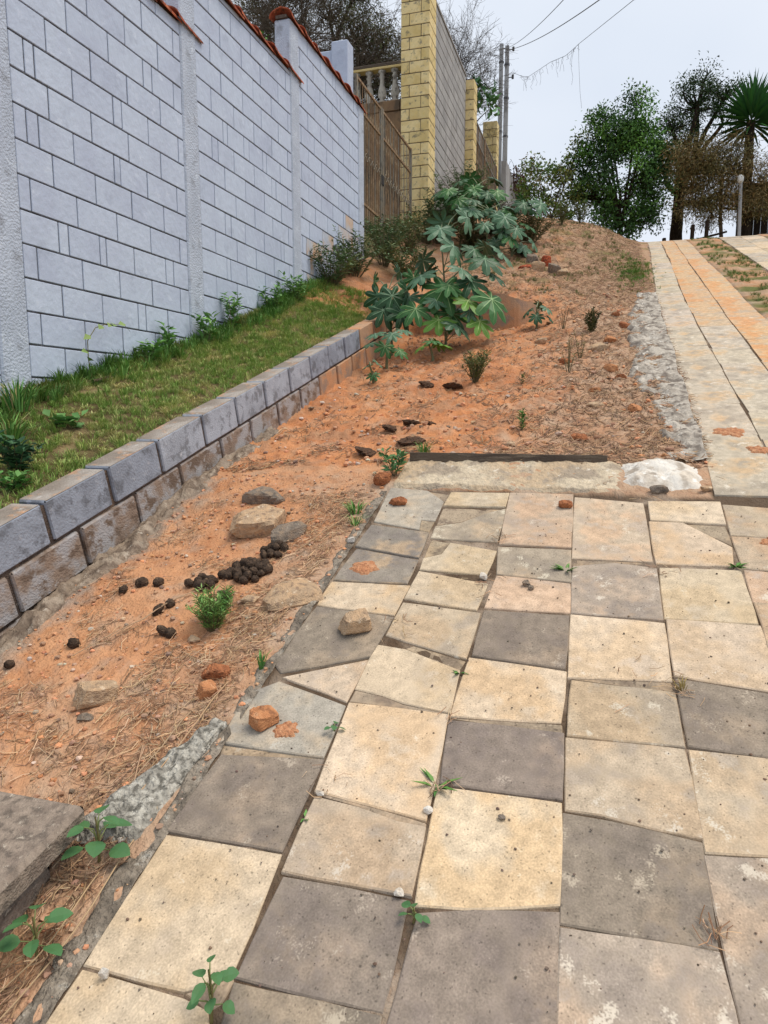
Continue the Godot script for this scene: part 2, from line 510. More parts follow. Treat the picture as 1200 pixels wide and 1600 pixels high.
func lump_mesh(s: int, rough := 0.25, fine := 10) -> ArrayMesh:   # a smooth uneven lump
	var f := fast(1.2, 4, s)
	var g := Geo.new()
	var rows := fine
	var cols := fine * 2
	for j in rows + 1:
		for k in cols:
			var th := PI * j / rows
			var ph := TAU * k / cols
			var d := Vector3(sin(th) * cos(ph), cos(th), sin(th) * sin(ph))
			g.v.append(d * 0.5 * (1.0 + rough * f.get_noise_3dv(d * 1.3)))
			g.n.append(d)
			g.c.append(Color.WHITE)
	for j in rows:
		for k in cols:
			var a := j * cols + k
			var b := j * cols + (k + 1) % cols
			g.i.append_array([a, a + cols, b, b, a + cols, b + cols])
	return g.mesh()


func patch_mesh(u0: float, u1: float, nu: int, ns: int, left: Callable, right: Callable, high: Callable) -> ArrayMesh:   # a sheet of ground-hugging cement between two edges
	var g := Geo.new()
	for j in nu + 1:
		var u := lerpf(u0, u1, float(j) / nu)
		var a: float = left.call(u)
		var b: float = right.call(u)
		for k in ns + 1:
			var s := float(k) / ns
			var v := lerpf(a, b, s)
			g.v.append(Vector3(v, high.call(u, v, s), -u))
			g.c.append(Color.WHITE)
	for j in nu + 1:
		for k in ns + 1:
			var du: Vector3 = g.v[mini(j + 1, nu) * (ns + 1) + k] - g.v[maxi(j - 1, 0) * (ns + 1) + k]
			var dv: Vector3 = g.v[j * (ns + 1) + mini(k + 1, ns)] - g.v[j * (ns + 1) + maxi(k - 1, 0)]
			g.n.append(dv.cross(du).normalized())
	for j in nu:
		for k in ns:
			var q := j * (ns + 1) + k
			g.i.append_array([q, q + ns + 1, q + 1, q + 1, q + ns + 1, q + ns + 2])
	return g.mesh()


func slab_part(parent: Node3D, family: String, flat: Array, lift := 0.0, step := 0.075, run_on := false, called := "slab") -> void:   # one paving slab: flat = v, u, v, u ...
	var pts := PackedVector2Array()
	for k in range(0, flat.size(), 2):
		pts.append(Vector2(flat[k], flat[k + 1]))
	if Geometry2D.is_polygon_clockwise(pts):
		pts.reverse()
	var mid := Vector2.ZERO
	for p in pts:
		mid += p / pts.size()
	var ring := PackedVector2Array()
	for k in pts.size():
		var a := pts[k]
		var b := pts[(k + 1) % pts.size()]
		var m := maxi(1, int(a.distance_to(b) / step))
		for q in m:
			var p := a.lerp(b, float(q) / m)
			var d := (p - mid).normalized()
			p += d * (0.0050 - 0.0045 * absf(nc.get_noise_2d(p.x * 60.0, p.y * 60.0)))
			if q == 0:
				p -= d * rng.randf_range(-0.001, 0.003)
			ring.append(p)
	var tilt := Vector2(rng.randf_range(-0.008, 0.008), rng.randf_range(-0.008, 0.008)) * (0.3 if run_on else 1.0)
	var up := lift + rng.randf_range(-0.002, 0.004) * (0.4 if run_on else 1.0)
	var edge := 0.0012 if run_on else 0.003
	var base := Vector3(mid.x, lane(mid.y), -mid.y)
	var g := Geo.new()
	var count := ring.size()
	var put := func(p: Vector2, down: float) -> Vector3:
		return Vector3(p.x, lane(p.y) + up + tilt.dot(p - mid) - down, -p.y) - base
	var inner := PackedVector2Array()
	for p in ring:
		inner.append(p + (mid - p).normalized() * (0.0015 if run_on else 0.0035))
	for k in count:
		var a := ring[k]
		var b := ring[(k + 1) % count]
		g.quad(put.call(a, 0.055), put.call(b, 0.055), put.call(b, edge), put.call(a, edge))
		g.quad(put.call(a, edge), put.call(b, edge), put.call(inner[(k + 1) % count], 0.0), put.call(inner[k], 0.0))
	var cut := Geometry2D.triangulate_polygon(inner)
	for k in range(0, cut.size(), 3):
		var a: Vector3 = put.call(inner[cut[k]], 0.0)
		var b: Vector3 = put.call(inner[cut[k + 1]], 0.0)
		var c: Vector3 = put.call(inner[cut[k + 2]], 0.0)
		if (b - a).cross(c - a).y > 0:
			g.tri(a, b, c)
		else:
			g.tri(a, c, b)
	var m: StandardMaterial3D = M[family].duplicate()
	m.uv1_offset = Vector3(rng.randf(), rng.randf(), rng.randf())
	var t := rng.randf_range(0.93, 1.0)
	if run_on:
		m.uv1_offset = Vector3.ZERO
		t = rng.randf_range(0.975, 1.0)
	m.albedo_color = Color(t, t * rng.randf_range(0.988, 1.0), t * rng.randf_range(0.975, 1.0))
	part(parent, called, g.mesh(), m, base)


# ------------------------------------------------------------------ plants
func castor_leaf(s: int, tone: Color, rib: Color) -> ArrayMesh:   # palmate leaf, radius 1, stalk at the origin, middle lobe along -z
	var r := RandomNumberGenerator.new()
	r.seed = s
	var g := Geo.new()
	var lobes := 8
	var cup := r.randf_range(0.12, 0.34)
	var drop := func(x: float, a: float, up: float) -> Vector3:
		return Vector3(sin(a) * x, up * 0.05 - cup * x * x * (0.75 + 0.25 * cos(a)) + (0.03 if x < 0.1 else 0.0), -cos(a) * x)
	for k in lobes:
		var a := deg_to_rad(-148.0 + 296.0 * k / (lobes - 1)) + r.randf_range(-0.05, 0.05)
		var half := deg_to_rad(296.0 / (lobes - 1)) * 0.5
		var long := (0.62 + 0.38 * cos(a * 0.5)) * r.randf_range(0.93, 1.05)
		var c0: Vector3 = drop.call(0.0, a, 0.0)
		var m1: Vector3 = drop.call(long * 0.62, a, 1.0)
		var tip: Vector3 = drop.call(long, a, -0.4)
		for sg in [-1.0, 1.0]:
			var notch: Vector3 = drop.call(long * 0.47, a + half * sg, -0.4)
			var s1: Vector3 = drop.call(long * 0.70, a + half * 0.74 * sg, -0.5)
			var s2: Vector3 = drop.call(long * 0.88, a + half * 0.42 * sg, -0.5)
			var col := jitter(tone, 0.10)
			for t in [[c0, notch, m1], [notch, s1, m1], [s1, s2, m1], [s2, tip, m1]]:
				if sg < 0:
					g.tri(t[0], t[2], t[1], col)
				else:
					g.tri(t[0], t[1], t[2], col)
		var w := Vector3(cos(a), 0, sin(a)) * 0.016
		var lift := Vector3(0, 0.006, 0)
		g.quad(c0 - w + lift, c0 + w + lift, m1 + w * 0.7 + lift, m1 - w * 0.7 + lift, rib)
		g.tri(m1 - w * 0.7 + lift, m1 + w * 0.7 + lift, tip.lerp(m1, 0.2) + lift, rib)
	return g.mesh()


var castors := []


func castor(label: String, u: float, v: float, tall: float, spots: Array, size: float, droop := 0.5) -> void:   # spots: [du, dv, height, scale, kind]
	var p := at(u, v, -0.02)
	var o := thing("castor_plant", label, "plant", p, "castor bean plants on the bank")
	var g := Geo.new()
	var top := Vector3(rng.randf_range(-0.06, 0.06), tall * 0.8, rng.randf_range(-0.06, 0.06))
	var stem := func(t: float) -> Vector3:
		return Vector3(top.x * t * t, top.y * t, top.z * t * t)
	var line := PackedVector3Array()
	var rad := PackedFloat32Array()
	for k in 7:
		line.append(stem.call(k / 6.0))
		rad.append(lerpf(0.016, 0.007, k / 6.0))
	g.tube(line, rad, 6, lin(112, 116, 84))
	for q in spots:
		var to := Vector3(q[1], q[2], -q[0])
		var t := clampf(q[2] / (tall * 0.8) - 0.18, 0.05, 1.0)
		var from: Vector3 = stem.call(t)
		var mid: Vector3 = from.lerp(to, 0.5) + Vector3(0, 0.05, 0)
		g.tube(PackedVector3Array([from, mid, to]), PackedFloat32Array([0.006, 0.0045, 0.004]), 5, lin(138, 146, 112))
		var out := Vector3(to.x - from.x, 0, to.z - from.z)
		if out.length() < 0.03:
			out = Vector3(rng.randf_range(-1, 1), 0, rng.randf_range(-1, 1))
		out = (out.normalized() + Vector3(0.35, 0, 0.5)).normalized()
		var yaw := atan2(-out.x, -out.z) + rng.randf_range(-0.5, 0.5)
		var tip := droop + rng.randf_range(-0.3, 0.35)
		var b := Basis(Vector3.UP, yaw) * Basis(Vector3.RIGHT, -tip) * Basis(Vector3.BACK, rng.randf_range(-0.3, 0.3))
		var l := part(o, "leaf", castors[q[4]][rng.randi() % 3], M.castor, to)
		l.basis = b.scaled(Vector3.ONE * size * q[3])
	part(o, "stem", g.mesh(), M.castor)


func ring_spots(n: int, spread: float, low: float, high: float, kinds: Array) -> Array:
	var out := []
	for k in n:
		var a := TAU * (k * 0.382) + rng.randf_range(-0.4, 0.4)
		var r := spread * sqrt(rng.randf_range(0.12, 1.0))
		out.append([cos(a) * r, sin(a) * r, lerpf(low, high, rng.randf()) , rng.randf_range(0.75, 1.12), kinds[rng.randi() % kinds.size()]])
	return out


func bushy(g: Geo, foot: Vector3, stems: int, tall: float, spread: float, leaf_long: float, leaf_wide: float, per: int, tones: Array, upright := 0.5, stem_col := Color(0.12, 0.10, 0.05)) -> void:   # many thin stems set with narrow leaves
	for k in stems:
		var a := rng.randf() * TAU
		var out := Vector3(cos(a), 0, sin(a)) * spread * sqrt(rng.randf())
		var h := tall * rng.randf_range(0.5, 1.0)
		var from := foot + out * 0.15
		var tip := foot + out + Vector3(0, h, 0)
		var bend := from.lerp(tip, 0.55) + Vector3(0, h * 0.14, 0)
		g.tube(PackedVector3Array([from, bend, tip]), PackedFloat32Array([0.006 * tall + 0.0012, 0.004 * tall + 0.001, 0.0008]), 4, stem_col, false)
		var base: Color = tones[rng.randi() % tones.size()]
		for q in per:
			var t := lerpf(0.12, 1.0, (q + rng.randf()) / per)
			var p := from.lerp(bend, t * 2.0) if t < 0.5 else bend.lerp(tip, t * 2.0 - 1.0)
			var b := rng.randf() * TAU
			var d := (Vector3(cos(b), rng.randf_range(-0.2, 0.7) + upright * 0.5, sin(b))).normalized()
			g.leaf(p, d, (Vector3.UP + Vector3(rng.randfn(), rng.randfn(), rng.randfn()) * 0.35).normalized(), leaf_long * rng.randf_range(0.6, 1.15), leaf_wide * rng.randf_range(0.7, 1.1), jitter(base, 0.2))


func bush(called: String, label: String, category: String, u: float, v: float, stems: int, tall: float, spread: float, leaf_long: float, leaf_wide: float, per: int, tones: Array, group := "", upright := 0.5, stem_col := Color(0.12, 0.10, 0.05)) -> void:
	var g := Geo.new()
	bushy(g, Vector3(0, -0.01, 0), stems, tall, spread, leaf_long, leaf_wide, per, tones, upright, stem_col)
	solo(called, label, category, g.mesh(), M.leaf, at(u, v), Vector3.ZERO, Vector3.ONE, group)


func oval_leaf(s: int) -> ArrayMesh:   # broad rounded leaf, length 1 along -z
	var g := Geo.new()
	var tone := lin(72, 110, 68)
	var r := RandomNumberGenerator.new()
	r.seed = s
	var wide := r.randf_range(0.34, 0.42)
	var prof := [[0.0, 0.03], [0.12, 0.62], [0.35, 1.0], [0.62, 0.92], [0.85, 0.5], [1.0, 0.0]]
	for k in prof.size() - 1:
		var a: Array = prof[k]
		var b: Array = prof[k + 1]
		var ya: float = -0.22 * a[0] * a[0]
		var yb: float = -0.22 * b[0] * b[0]
		for sg in [-1.0, 1.0]:
			var p0 := Vector3(0, ya, -a[0])
			var p1 := Vector3(0, yb, -b[0])
			var q0 := Vector3(sg * a[1] * wide, ya + 0.06 * a[1], -a[0])
			var q1 := Vector3(sg * b[1] * wide, yb + 0.06 * b[1], -b[0])
			var col := jitter(tone, 0.07)
			if sg > 0:
				g.quad(p0, q0, q1, p1, col)
			else:
				g.quad(p0, p1, q1, q0, col)
	return g.mesh()


var ovals := []


func broad_weed(label: String, u: float, v: float, tall: float, leaves: int, size: float, lift := 0.0, pointed := 1.0, group := "broad-leaved weeds by the paving") -> void:
	var o := thing("broadleaf_weed", label, "weed", at(u, v, lift), group)
	var g := Geo.new()
	for k in leaves:
		var a := k * 2.4 + rng.randf_range(-0.3, 0.3)
		var h := tall * (0.25 + 0.75 * (k + 0.5) / leaves)
		var d := Vector3(cos(a), 0.2, sin(a))
		var to := Vector3(0, h, 0) + d * size * rng.randf_range(0.5, 0.8) * (1.2 - 0.5 * h / tall)
		g.tube(PackedVector3Array([Vector3(0, h * 0.55, 0), Vector3(0, h * 0.9, 0) + d * size * 0.15, to]), PackedFloat32Array([0.0025, 0.002, 0.0014]), 4, lin(120, 128, 80), false)
		var l := part(o, "leaf", ovals[rng.randi() % ovals.size()], M.leaf, to)
		l.basis = (Basis(Vector3.UP, atan2(-d.x, -d.z)) * Basis(Vector3.RIGHT, rng.randf_range(-0.25, 0.35)) * Basis(Vector3.BACK, rng.randf_range(-0.35, 0.35))).scaled(Vector3(size * pointed, size, size) * rng.randf_range(0.75, 1.1))
	g.tube(PackedVector3Array([Vector3(0, -0.01, 0), Vector3(0.004, tall * 0.5, 0), Vector3(0, tall * 0.97, 0.003)]), PackedFloat32Array([0.004, 0.003, 0.002]), 5, lin(112, 104, 66), false)
	part(o, "stem", g.mesh(), M.leaf)


func blades(g: Geo, foot: Vector3, n: int, tall: float, spread: float, wide: float, tones: Array) -> void:
	for k in n:
		var a := rng.randf() * TAU
		var o := Vector3(cos(a), 0, sin(a))
		var p := foot + o * spread * 0.35 * rng.randf()
		var h := tall * rng.randf_range(0.5, 1.0)
		var lean := spread * rng.randf_range(0.2, 1.0)
		var s := Vector3(-o.z, 0, o.x) * wide * 0.5
		var m := p + o * lean * 0.4 + Vector3(0, h * 0.7, 0)
		var tip := p + o * lean + Vector3(0, h, 0)
		var col := jitter(tones[rng.randi() % tones.size()], 0.2)
		g.quad(p - s, p + s, m + s * 0.8, m - s * 0.8, col)
		g.tri(m - s * 0.8, m + s * 0.8, tip, col)


# ------------------------------------------------------------------ trees
func limb(g: Geo, a: Vector3, b: Vector3, r0: float, r1: float, wander: float, col := Color.WHITE, steps := 5, sides := 6) -> void:
	var line := PackedVector3Array()
	var rad := PackedFloat32Array()
	var w := Vector3(rng.randfn(), rng.randfn() * 0.5, rng.randfn()) * wander
	for k in steps + 1:
		var t := float(k) / steps
		line.append(a.lerp(b, t) + w * sin(t * PI) + Vector3(rng.randfn(), rng.randfn(), rng.randfn()) * wander * 0.12 * sin(t * PI))
		rad.append(lerpf(r0, r1, t))
	g.tube(line, rad, sides, col, false)


# crowns are given as lobes [v, y, u, radius]; limbs run from the trunk to clumps of leaves spread through the lobes
func tree(called: String, label: String, foot: Vector3, fork: Vector3, lobes: Array, radius: float, clumps: int, leaves: int, clump_size: float, leaf_long: float, leaf_wide: float, tones: Array, bark: Material, hang := 0.0, group := "trees along the crest", depth := 1.0) -> void:
	var o := thing(called, label, "tree", foot, group)
	var wood := Geo.new()
	var crown := Geo.new()
	fork -= foot
	limb(wood, Vector3(0, -0.3, 0), fork, radius, radius * 0.7, radius * 0.5, Color.WHITE, 8, 9)
	var total := 0.0
	for l in lobes:
		total += l[3] * l[3]
	for l in lobes:
		var c := Vector3(l[0], l[1], -l[2]) - foot
		var hub := c - Vector3(0, l[3] * 0.45, 0)
		var from := fork if c.y > fork.y else Vector3(0, 0, 0).lerp(fork, clampf(c.y / fork.y, 0.35, 1.0))
		limb(wood, from, hub, radius * 0.55, radius * 0.22, l[3] * 0.25, Color.WHITE, 7, 6)
		var n := maxi(3, int(clumps * l[3] * l[3] / total))
		for k in n:
			var d := Vector3(rng.randfn(), rng.randfn() * 0.9, rng.randfn() * depth).normalized() * pow(rng.randf(), 0.45)
			var p: Vector3 = c + d * l[3] * Vector3(1, 1, depth)
			limb(wood, hub, p, radius * 0.16, 0.006, l[3] * 0.12, Color.WHITE, 4, 4)
			var tone: Color = tones[rng.randi() % tones.size()]
			var cs := clump_size * rng.randf_range(0.6, 1.25)
			for q in leaves:
				var e := Vector3(rng.randfn(), rng.randfn() * 0.75, rng.randfn()) * cs * 0.5
				var dir := (e.normalized() * 0.7 + Vector3(rng.randfn(), rng.randfn() - hang, rng.randfn()) * 0.6).normalized()
				crown.leaf(p + e, dir, (Vector3.UP + Vector3(rng.randfn(), rng.randfn(), rng.randfn()) * 0.7).normalized(), leaf_long * rng.randf_range(0.6, 1.2), leaf_wide * rng.randf_range(0.7, 1.2), jitter(tone, 0.22))
	part(o, "trunk", wood.mesh(), bark)
	part(o, "crown", crown.mesh(), M.leaf)


func twig(g: Geo, p: Vector3, d: Vector3, long: float, r: float, level: int) -> void:
	var steps := 4
	var line := PackedVector3Array([p])
	var rad := PackedFloat32Array([r])
	for k in steps:
		d = (d + Vector3(rng.randfn(), rng.randfn() * 0.7 + 0.05, rng.randfn()) * 0.16).normalized()
		p += d * long / steps
		line.append(p)
		rad.append(r * lerpf(1.0, 0.55, (k + 1.0) / steps))
	g.tube(line, rad, 7 if level < 2 else 4 if level < 4 else 3, Color.WHITE, false)
	if level >= 5:
		return
	for k in range(1, line.size()):
		var n := 1 if level < 2 else rng.randi_range(1, 2)
		if k == line.size() - 1:
			n = 2
		for q in n:
			var e := (d + Vector3(rng.randfn(), rng.randfn() * 0.8, rng.randfn()) * 0.62).normalized()
			twig(g, line[k], e, long * rng.randf_range(0.5, 0.78), maxf(rad[k] * rng.randf_range(0.45, 0.65), 0.0035), level + 1)


func bare_tree(label: String, foot: Vector3, lean: Array, long: float, r: float) -> void:
	var o := thing("bare_tree", label, "tree", foot, "bare trees behind the walls")
	var trunk := Geo.new()
	var fine := Geo.new()
	limb(trunk, Vector3(0, -0.5, 0), Vector3(0, 1.0, 0), r * 1.3, r, 0.05, Color.WHITE, 6, 9)
	for d in lean:
		twig(fine, Vector3(0, rng.randf_range(0.7, 1.0), 0), Vector3(d[0], d[1], d[2]).normalized(), long * d[3], r * 0.5, 1)
	part(o, "trunk", trunk.mesh(), M.bark)
	part(o, "branches", fine.mesh(), M.bark)


# ------------------------------------------------------------------ setting
func soil_colour(u: float, v: float) -> Color:
	var orange := Color(0.59, 0.315, 0.17)
	var deep := Color(0.50, 0.245, 0.125)
	var brown := Color(0.43, 0.295, 0.205)
	var litter := Color(0.50, 0.375, 0.27)
	var ash := Color(0.30, 0.27, 0.235)
	var a := na.get_noise_2d(u * 1.1 + 50.0, v * 1.6) + 0.5 * nb.get_noise_2d(u * 3.0, v * 5.0 + 20.0)
	var b := nb.get_noise_2d(u * 2.2 + 90.0, v * 2.2)
	var e := nc.get_noise_2d(u * 9.0, v * 9.0)
	if v < -2.36 and u < 7.6:
		return Color(0.13, 0.105, 0.05).lerp(Color(0.30, 0.23, 0.12), clampf(b * 1.5 + e * 0.6, 0, 1))
	if paved(u, v):
		return Color(0.125, 0.088, 0.060).lerp(Color(0.36, 0.29, 0.225), clampf(0.12 + b * 2.0 + e * 0.9, 0, 1))
	if u > 3.9 and v < 1.0:   # fresher, redder earth above the kerb
		orange = Color(0.60, 0.272, 0.122)
		deep = Color(0.49, 0.20, 0.088)
	if u > 8.6:
		brown = Color(0.335, 0.225, 0.148)
		litter = Color(0.42, 0.305, 0.21)
	var c := orange.lerp(deep, clampf(0.4 + a + e * 0.6, 0, 1))
	if u < 3.75 and v < -1.0:
		var near := smoothstep(-1.55, -1.10, v) + 0.35 * smoothstep(2.6, 1.2, u) - 0.05
		c = c.lerp(brown.lerp(litter, clampf(0.5 + e, 0, 1)), clampf(near * 0.85 + b * 1.1 + e * 0.35, 0, 1) * 0.85)
		c = c.lerp(ash, clampf(smoothstep(-2.02, -2.28, v) + e * 0.7 - 0.15, 0, 0.85))
	elif v < 1.0:
		var far := 1.1 * smoothstep(-0.85, 0.1, v) + smoothstep(8.2, 10.5, u) * 0.85 - 0.05
		c = c.lerp(brown.lerp(litter, clampf(0.5 + e * 1.2, 0, 1)), clampf(far + b * 1.0 + e * 0.3, 0, 1) * 0.88)
		c = c.lerp(Color(0.40, 0.26, 0.17), clampf(-b * 1.2 + e * 0.4, 0, 0.6))
		c = c.lerp(Color(0.17, 0.16, 0.06), clampf(na.get_noise_2d(u * 1.6, v * 1.6 + 200.0) * 2.2 - 0.35, 0, 1) * smoothstep(9.0, 11.0, u))
	else:
		c = c.lerp(litter, clampf(0.55 + b + e * 0.3, 0, 1))
		c = c.lerp(Color(0.14, 0.15, 0.05), clampf(na.get_noise_2d(u * 1.6, v * 1.6 + 200.0) * 2.0, 0, 1))
	if v < -3.4 or v > 3.2 or u > 22.0:
		c = Color(0.20, 0.15, 0.09).lerp(Color(0.10, 0.13, 0.04), clampf(0.4 + b, 0, 1))
	return c


func span(out: PackedFloat32Array, to: float, step: float) -> void:
	var from := out[out.size() - 1]
	var n := maxi(1, int(round((to - from) / step)))
	for k in n:
		out.append(from + (to - from) * (k + 1) / n)


func make_ground() -> void:
	var us := PackedFloat32Array([-40.0])
	span(us, -4.0, 6.0); span(us, 0.4, 0.4); span(us, 5.5, 0.026); span(us, 9.5, 0.04); span(us, 18.0, 0.09); span(us, 30.0, 0.6); span(us, 260.0, 15.0)
	var vs := PackedFloat32Array([-160.0])
	span(vs, -8.0, 12.0); span(vs, -3.5, 0.3); span(vs, -2.5, 0.08); span(vs, 0.7, 0.026); span(vs, 2.9, 0.06); span(vs, 8.0, 0.4); span(vs, 160.0, 12.0)
	var g := Geo.new()
	var w := vs.size()
	var h := us.size()
	g.v.resize(w * h); g.n.resize(w * h); g.c.resize(w * h)
	for j in h:
		for k in w:
			g.v[j * w + k] = Vector3(vs[k], surface(us[j], vs[k]), -us[j])
			g.c[j * w + k] = soil_colour(us[j], vs[k])
	for j in h:
		for k in w:
			var du: Vector3 = g.v[mini(j + 1, h - 1) * w + k] - g.v[maxi(j - 1, 0) * w + k]
			var dv: Vector3 = g.v[j * w + mini(k + 1, w - 1)] - g.v[j * w + maxi(k - 1, 0)]
			g.n[j * w + k] = dv.cross(du).normalized()
	for j in h - 1:
		for k in w - 1:
			var q := j * w + k
			g.i.append_array([q, q + w, q + 1, q + 1, q + w, q + w + 1])
	solo("ground", "orange bare soil and brown litter on the steep bank", "ground", g.mesh(), M.ground, Vector3.ZERO, Vector3.ZERO, Vector3.ONE, "", "structure")


const SLABS := [
	["tan", [-1.040,1.147, -0.786,1.143, -0.724,1.133, -0.679,1.074, -0.694,1.029, -1.042,0.949]],
	["tan", [-1.045,1.482, -0.720,1.491, -0.706,1.210, -0.742,1.184, -0.792,1.158, -1.043,1.155]],
	["dark", [-1.035,1.752, -0.726,1.791, -0.724,1.501, -1.049,1.495]],
	["grey", [-0.997,2.076, -0.739,2.005, -0.729,1.799, -1.064,1.799, -1.080,2.001]],
	["tan2", [-0.993,2.099, -0.734,2.231, -0.741,2.028, -0.844,2.061]],
	["dark", [-1.031,2.498, -0.712,2.472, -0.735,2.248, -1.009,2.122, -1.059,2.167]],
	["yel", [-1.038,2.676, -0.708,2.689, -0.717,2.491, -1.038,2.514]],
	["dark2", [-1.019,2.940, -0.724,2.877, -0.722,2.701, -1.032,2.691, -1.031,2.750]],
	["dark2", [-1.018,3.151, -0.732,3.107, -0.722,2.892, -1.030,2.961]],
	["grey", [-1.040,3.556, -0.839,3.540, -0.731,3.426, -0.730,3.228, -0.797,3.235, -0.783,3.143, -1.017,3.195]],
	["dark", [-0.692,1.194, -0.370,1.202, -0.356,1.106, -0.657,1.037, -0.682,1.119]],
	["dark", [-0.690,1.437, -0.379,1.443, -0.371,1.211, -0.696,1.206]],
	["tan2", [-0.700,1.664, -0.573,1.656, -0.460,1.632, -0.386,1.632, -0.376,1.454, -0.699,1.447]],
	["yel", [-0.730,2.024, -0.408,2.025, -0.387,1.650, -0.505,1.665, -0.707,1.686]],
	["tan", [-0.730,2.315, -0.622,2.306, -0.417,2.228, -0.408,2.036, -0.559,2.052, -0.629,2.075, -0.729,2.089]],
	["tan2", [-0.702,2.571, -0.400,2.547, -0.404,2.288, -0.603,2.337, -0.711,2.368]],
	["tan", [-0.694,2.790, -0.402,2.737, -0.417,2.560, -0.704,2.597]],
	["tan", [-0.613,3.033, -0.406,2.985, -0.417,2.800, -0.696,2.809, -0.701,2.895, -0.631,2.934]],
	["grey2", [-0.712,3.174, -0.604,3.221, -0.479,3.334, -0.418,3.372, -0.412,3.065, -0.711,3.068]],
	["tan", [-0.712,3.520, -0.424,3.535, -0.423,3.391, -0.720,3.379]],
	["dark", [-0.347,1.417, -0.229,1.450, -0.045,1.482, -0.029,1.180, -0.356,1.106]],
	["yel", [-0.382,1.760, -0.056,1.770, -0.045,1.500, -0.245,1.448, -0.362,1.434]],
	["dark", [-0.400,1.997, -0.236,2.005, -0.067,2.004, -0.057,1.780, -0.377,1.771]],
	["yel", [-0.394,2.293, -0.074,2.273, -0.076,2.050, -0.402,2.023]],
	["dark", [-0.385,2.557, -0.082,2.567, -0.078,2.281, -0.385,2.305]],
	["pink", [-0.376,2.800, -0.088,2.777, -0.081,2.591, -0.387,2.581]],
	["grey2", [-0.401,3.023, -0.099,3.029, -0.089,2.790, -0.376,2.814]],
	["pink2", [-0.419,3.543, -0.117,3.551, -0.100,3.050, -0.401,3.045]],
	["grey2", [-0.038,1.448, 0.279,1.465, 0.301,1.255, -0.027,1.181]],
	["dark", [-0.051,1.742, 0.067,1.742, 0.271,1.719, 0.277,1.469, -0.039,1.461]],
	["tan2", [-0.058,1.993, 0.258,2.007, 0.276,1.729, 0.163,1.735, 0.042,1.752, -0.045,1.751]],
	["tan2", [-0.056,2.230, 0.074,2.228, 0.246,2.225, 0.257,2.014, -0.055,2.001]],
	["tan", [-0.075,2.576, 0.240,2.575, 0.243,2.281, -0.066,2.247]],
	["grey2", [-0.085,2.897, 0.075,2.939, 0.230,2.915, 0.235,2.593, -0.074,2.591]],
	["pink2", [-0.107,3.525, 0.203,3.489, 0.219,2.980, -0.091,2.969]],
	["grey2", [0.274,1.684, 0.573,1.723, 0.594,1.322, 0.307,1.256]],
	["tan2", [0.268,2.006, 0.571,2.008, 0.571,1.732, 0.277,1.693]],
	["dark", [0.256,2.286, 0.557,2.259, 0.570,2.016, 0.268,2.020]],
	["tan", [0.249,2.591, 0.546,2.600, 0.556,2.276, 0.253,2.303]],
	["tan", [0.243,2.935, 0.535,2.942, 0.542,2.614, 0.244,2.609]],
	["yel", [0.220,3.299, 0.359,3.301, 0.527,3.118, 0.515,2.977, 0.232,2.958]],
	["tan", [0.226,3.504, 0.535,3.523, 0.529,3.311, 0.229,3.324]],
	["pink2", [0.545,3.498, 0.944,3.459, 0.954,3.214, 0.539,3.224]],
	["pink2", [0.540,3.208, 0.954,3.199, 0.975,2.939, 0.547,2.967]],
	["pink2", [0.549,2.949, 0.976,2.927, 0.992,2.734, 0.549,2.742]],
	["pink2", [0.549,2.731, 0.991,2.720, 1.025,2.443, 0.549,2.486, 0.553,2.608]],
]


const FILLS := [
	[0.367,3.301, 0.527,3.300, 0.533,3.139],
	[-0.056,2.239, 0.240,2.272, 0.245,2.233, 0.074,2.234],
	[-0.400,2.016, -0.077,2.042, -0.070,2.011, -0.237,2.010],
	[-0.726,2.080, -0.627,2.067, -0.557,2.044, -0.409,2.030, -0.728,2.030],
	[-0.598,2.327, -0.405,2.278, -0.418,2.234, -0.621,2.310],
	[-0.500,1.660, -0.387,1.645, -0.388,1.635, -0.461,1.636, -0.574,1.660, -0.689,1.673, -0.695,1.680],
	[-1.056,1.793, -0.729,1.795, -0.729,1.792, -1.036,1.756],
	[-0.826,3.527, -0.715,3.506, -0.726,3.392, -0.724,3.427],
	[-0.711,3.186, -0.716,3.359, -0.430,3.371, -0.486,3.340, -0.606,3.233],
	[-0.700,2.905, -0.704,3.052, -0.617,3.038, -0.636,2.944],
	[-0.791,3.222, -0.730,3.216, -0.732,3.118, -0.779,3.137],
	[-0.784,1.157, -0.740,1.181, -0.705,1.206, -0.696,1.195, -0.706,1.158, -0.721,1.138],
	[-0.085,2.960, 0.214,2.970, 0.226,2.924, 0.075,2.944, -0.083,2.906],
]


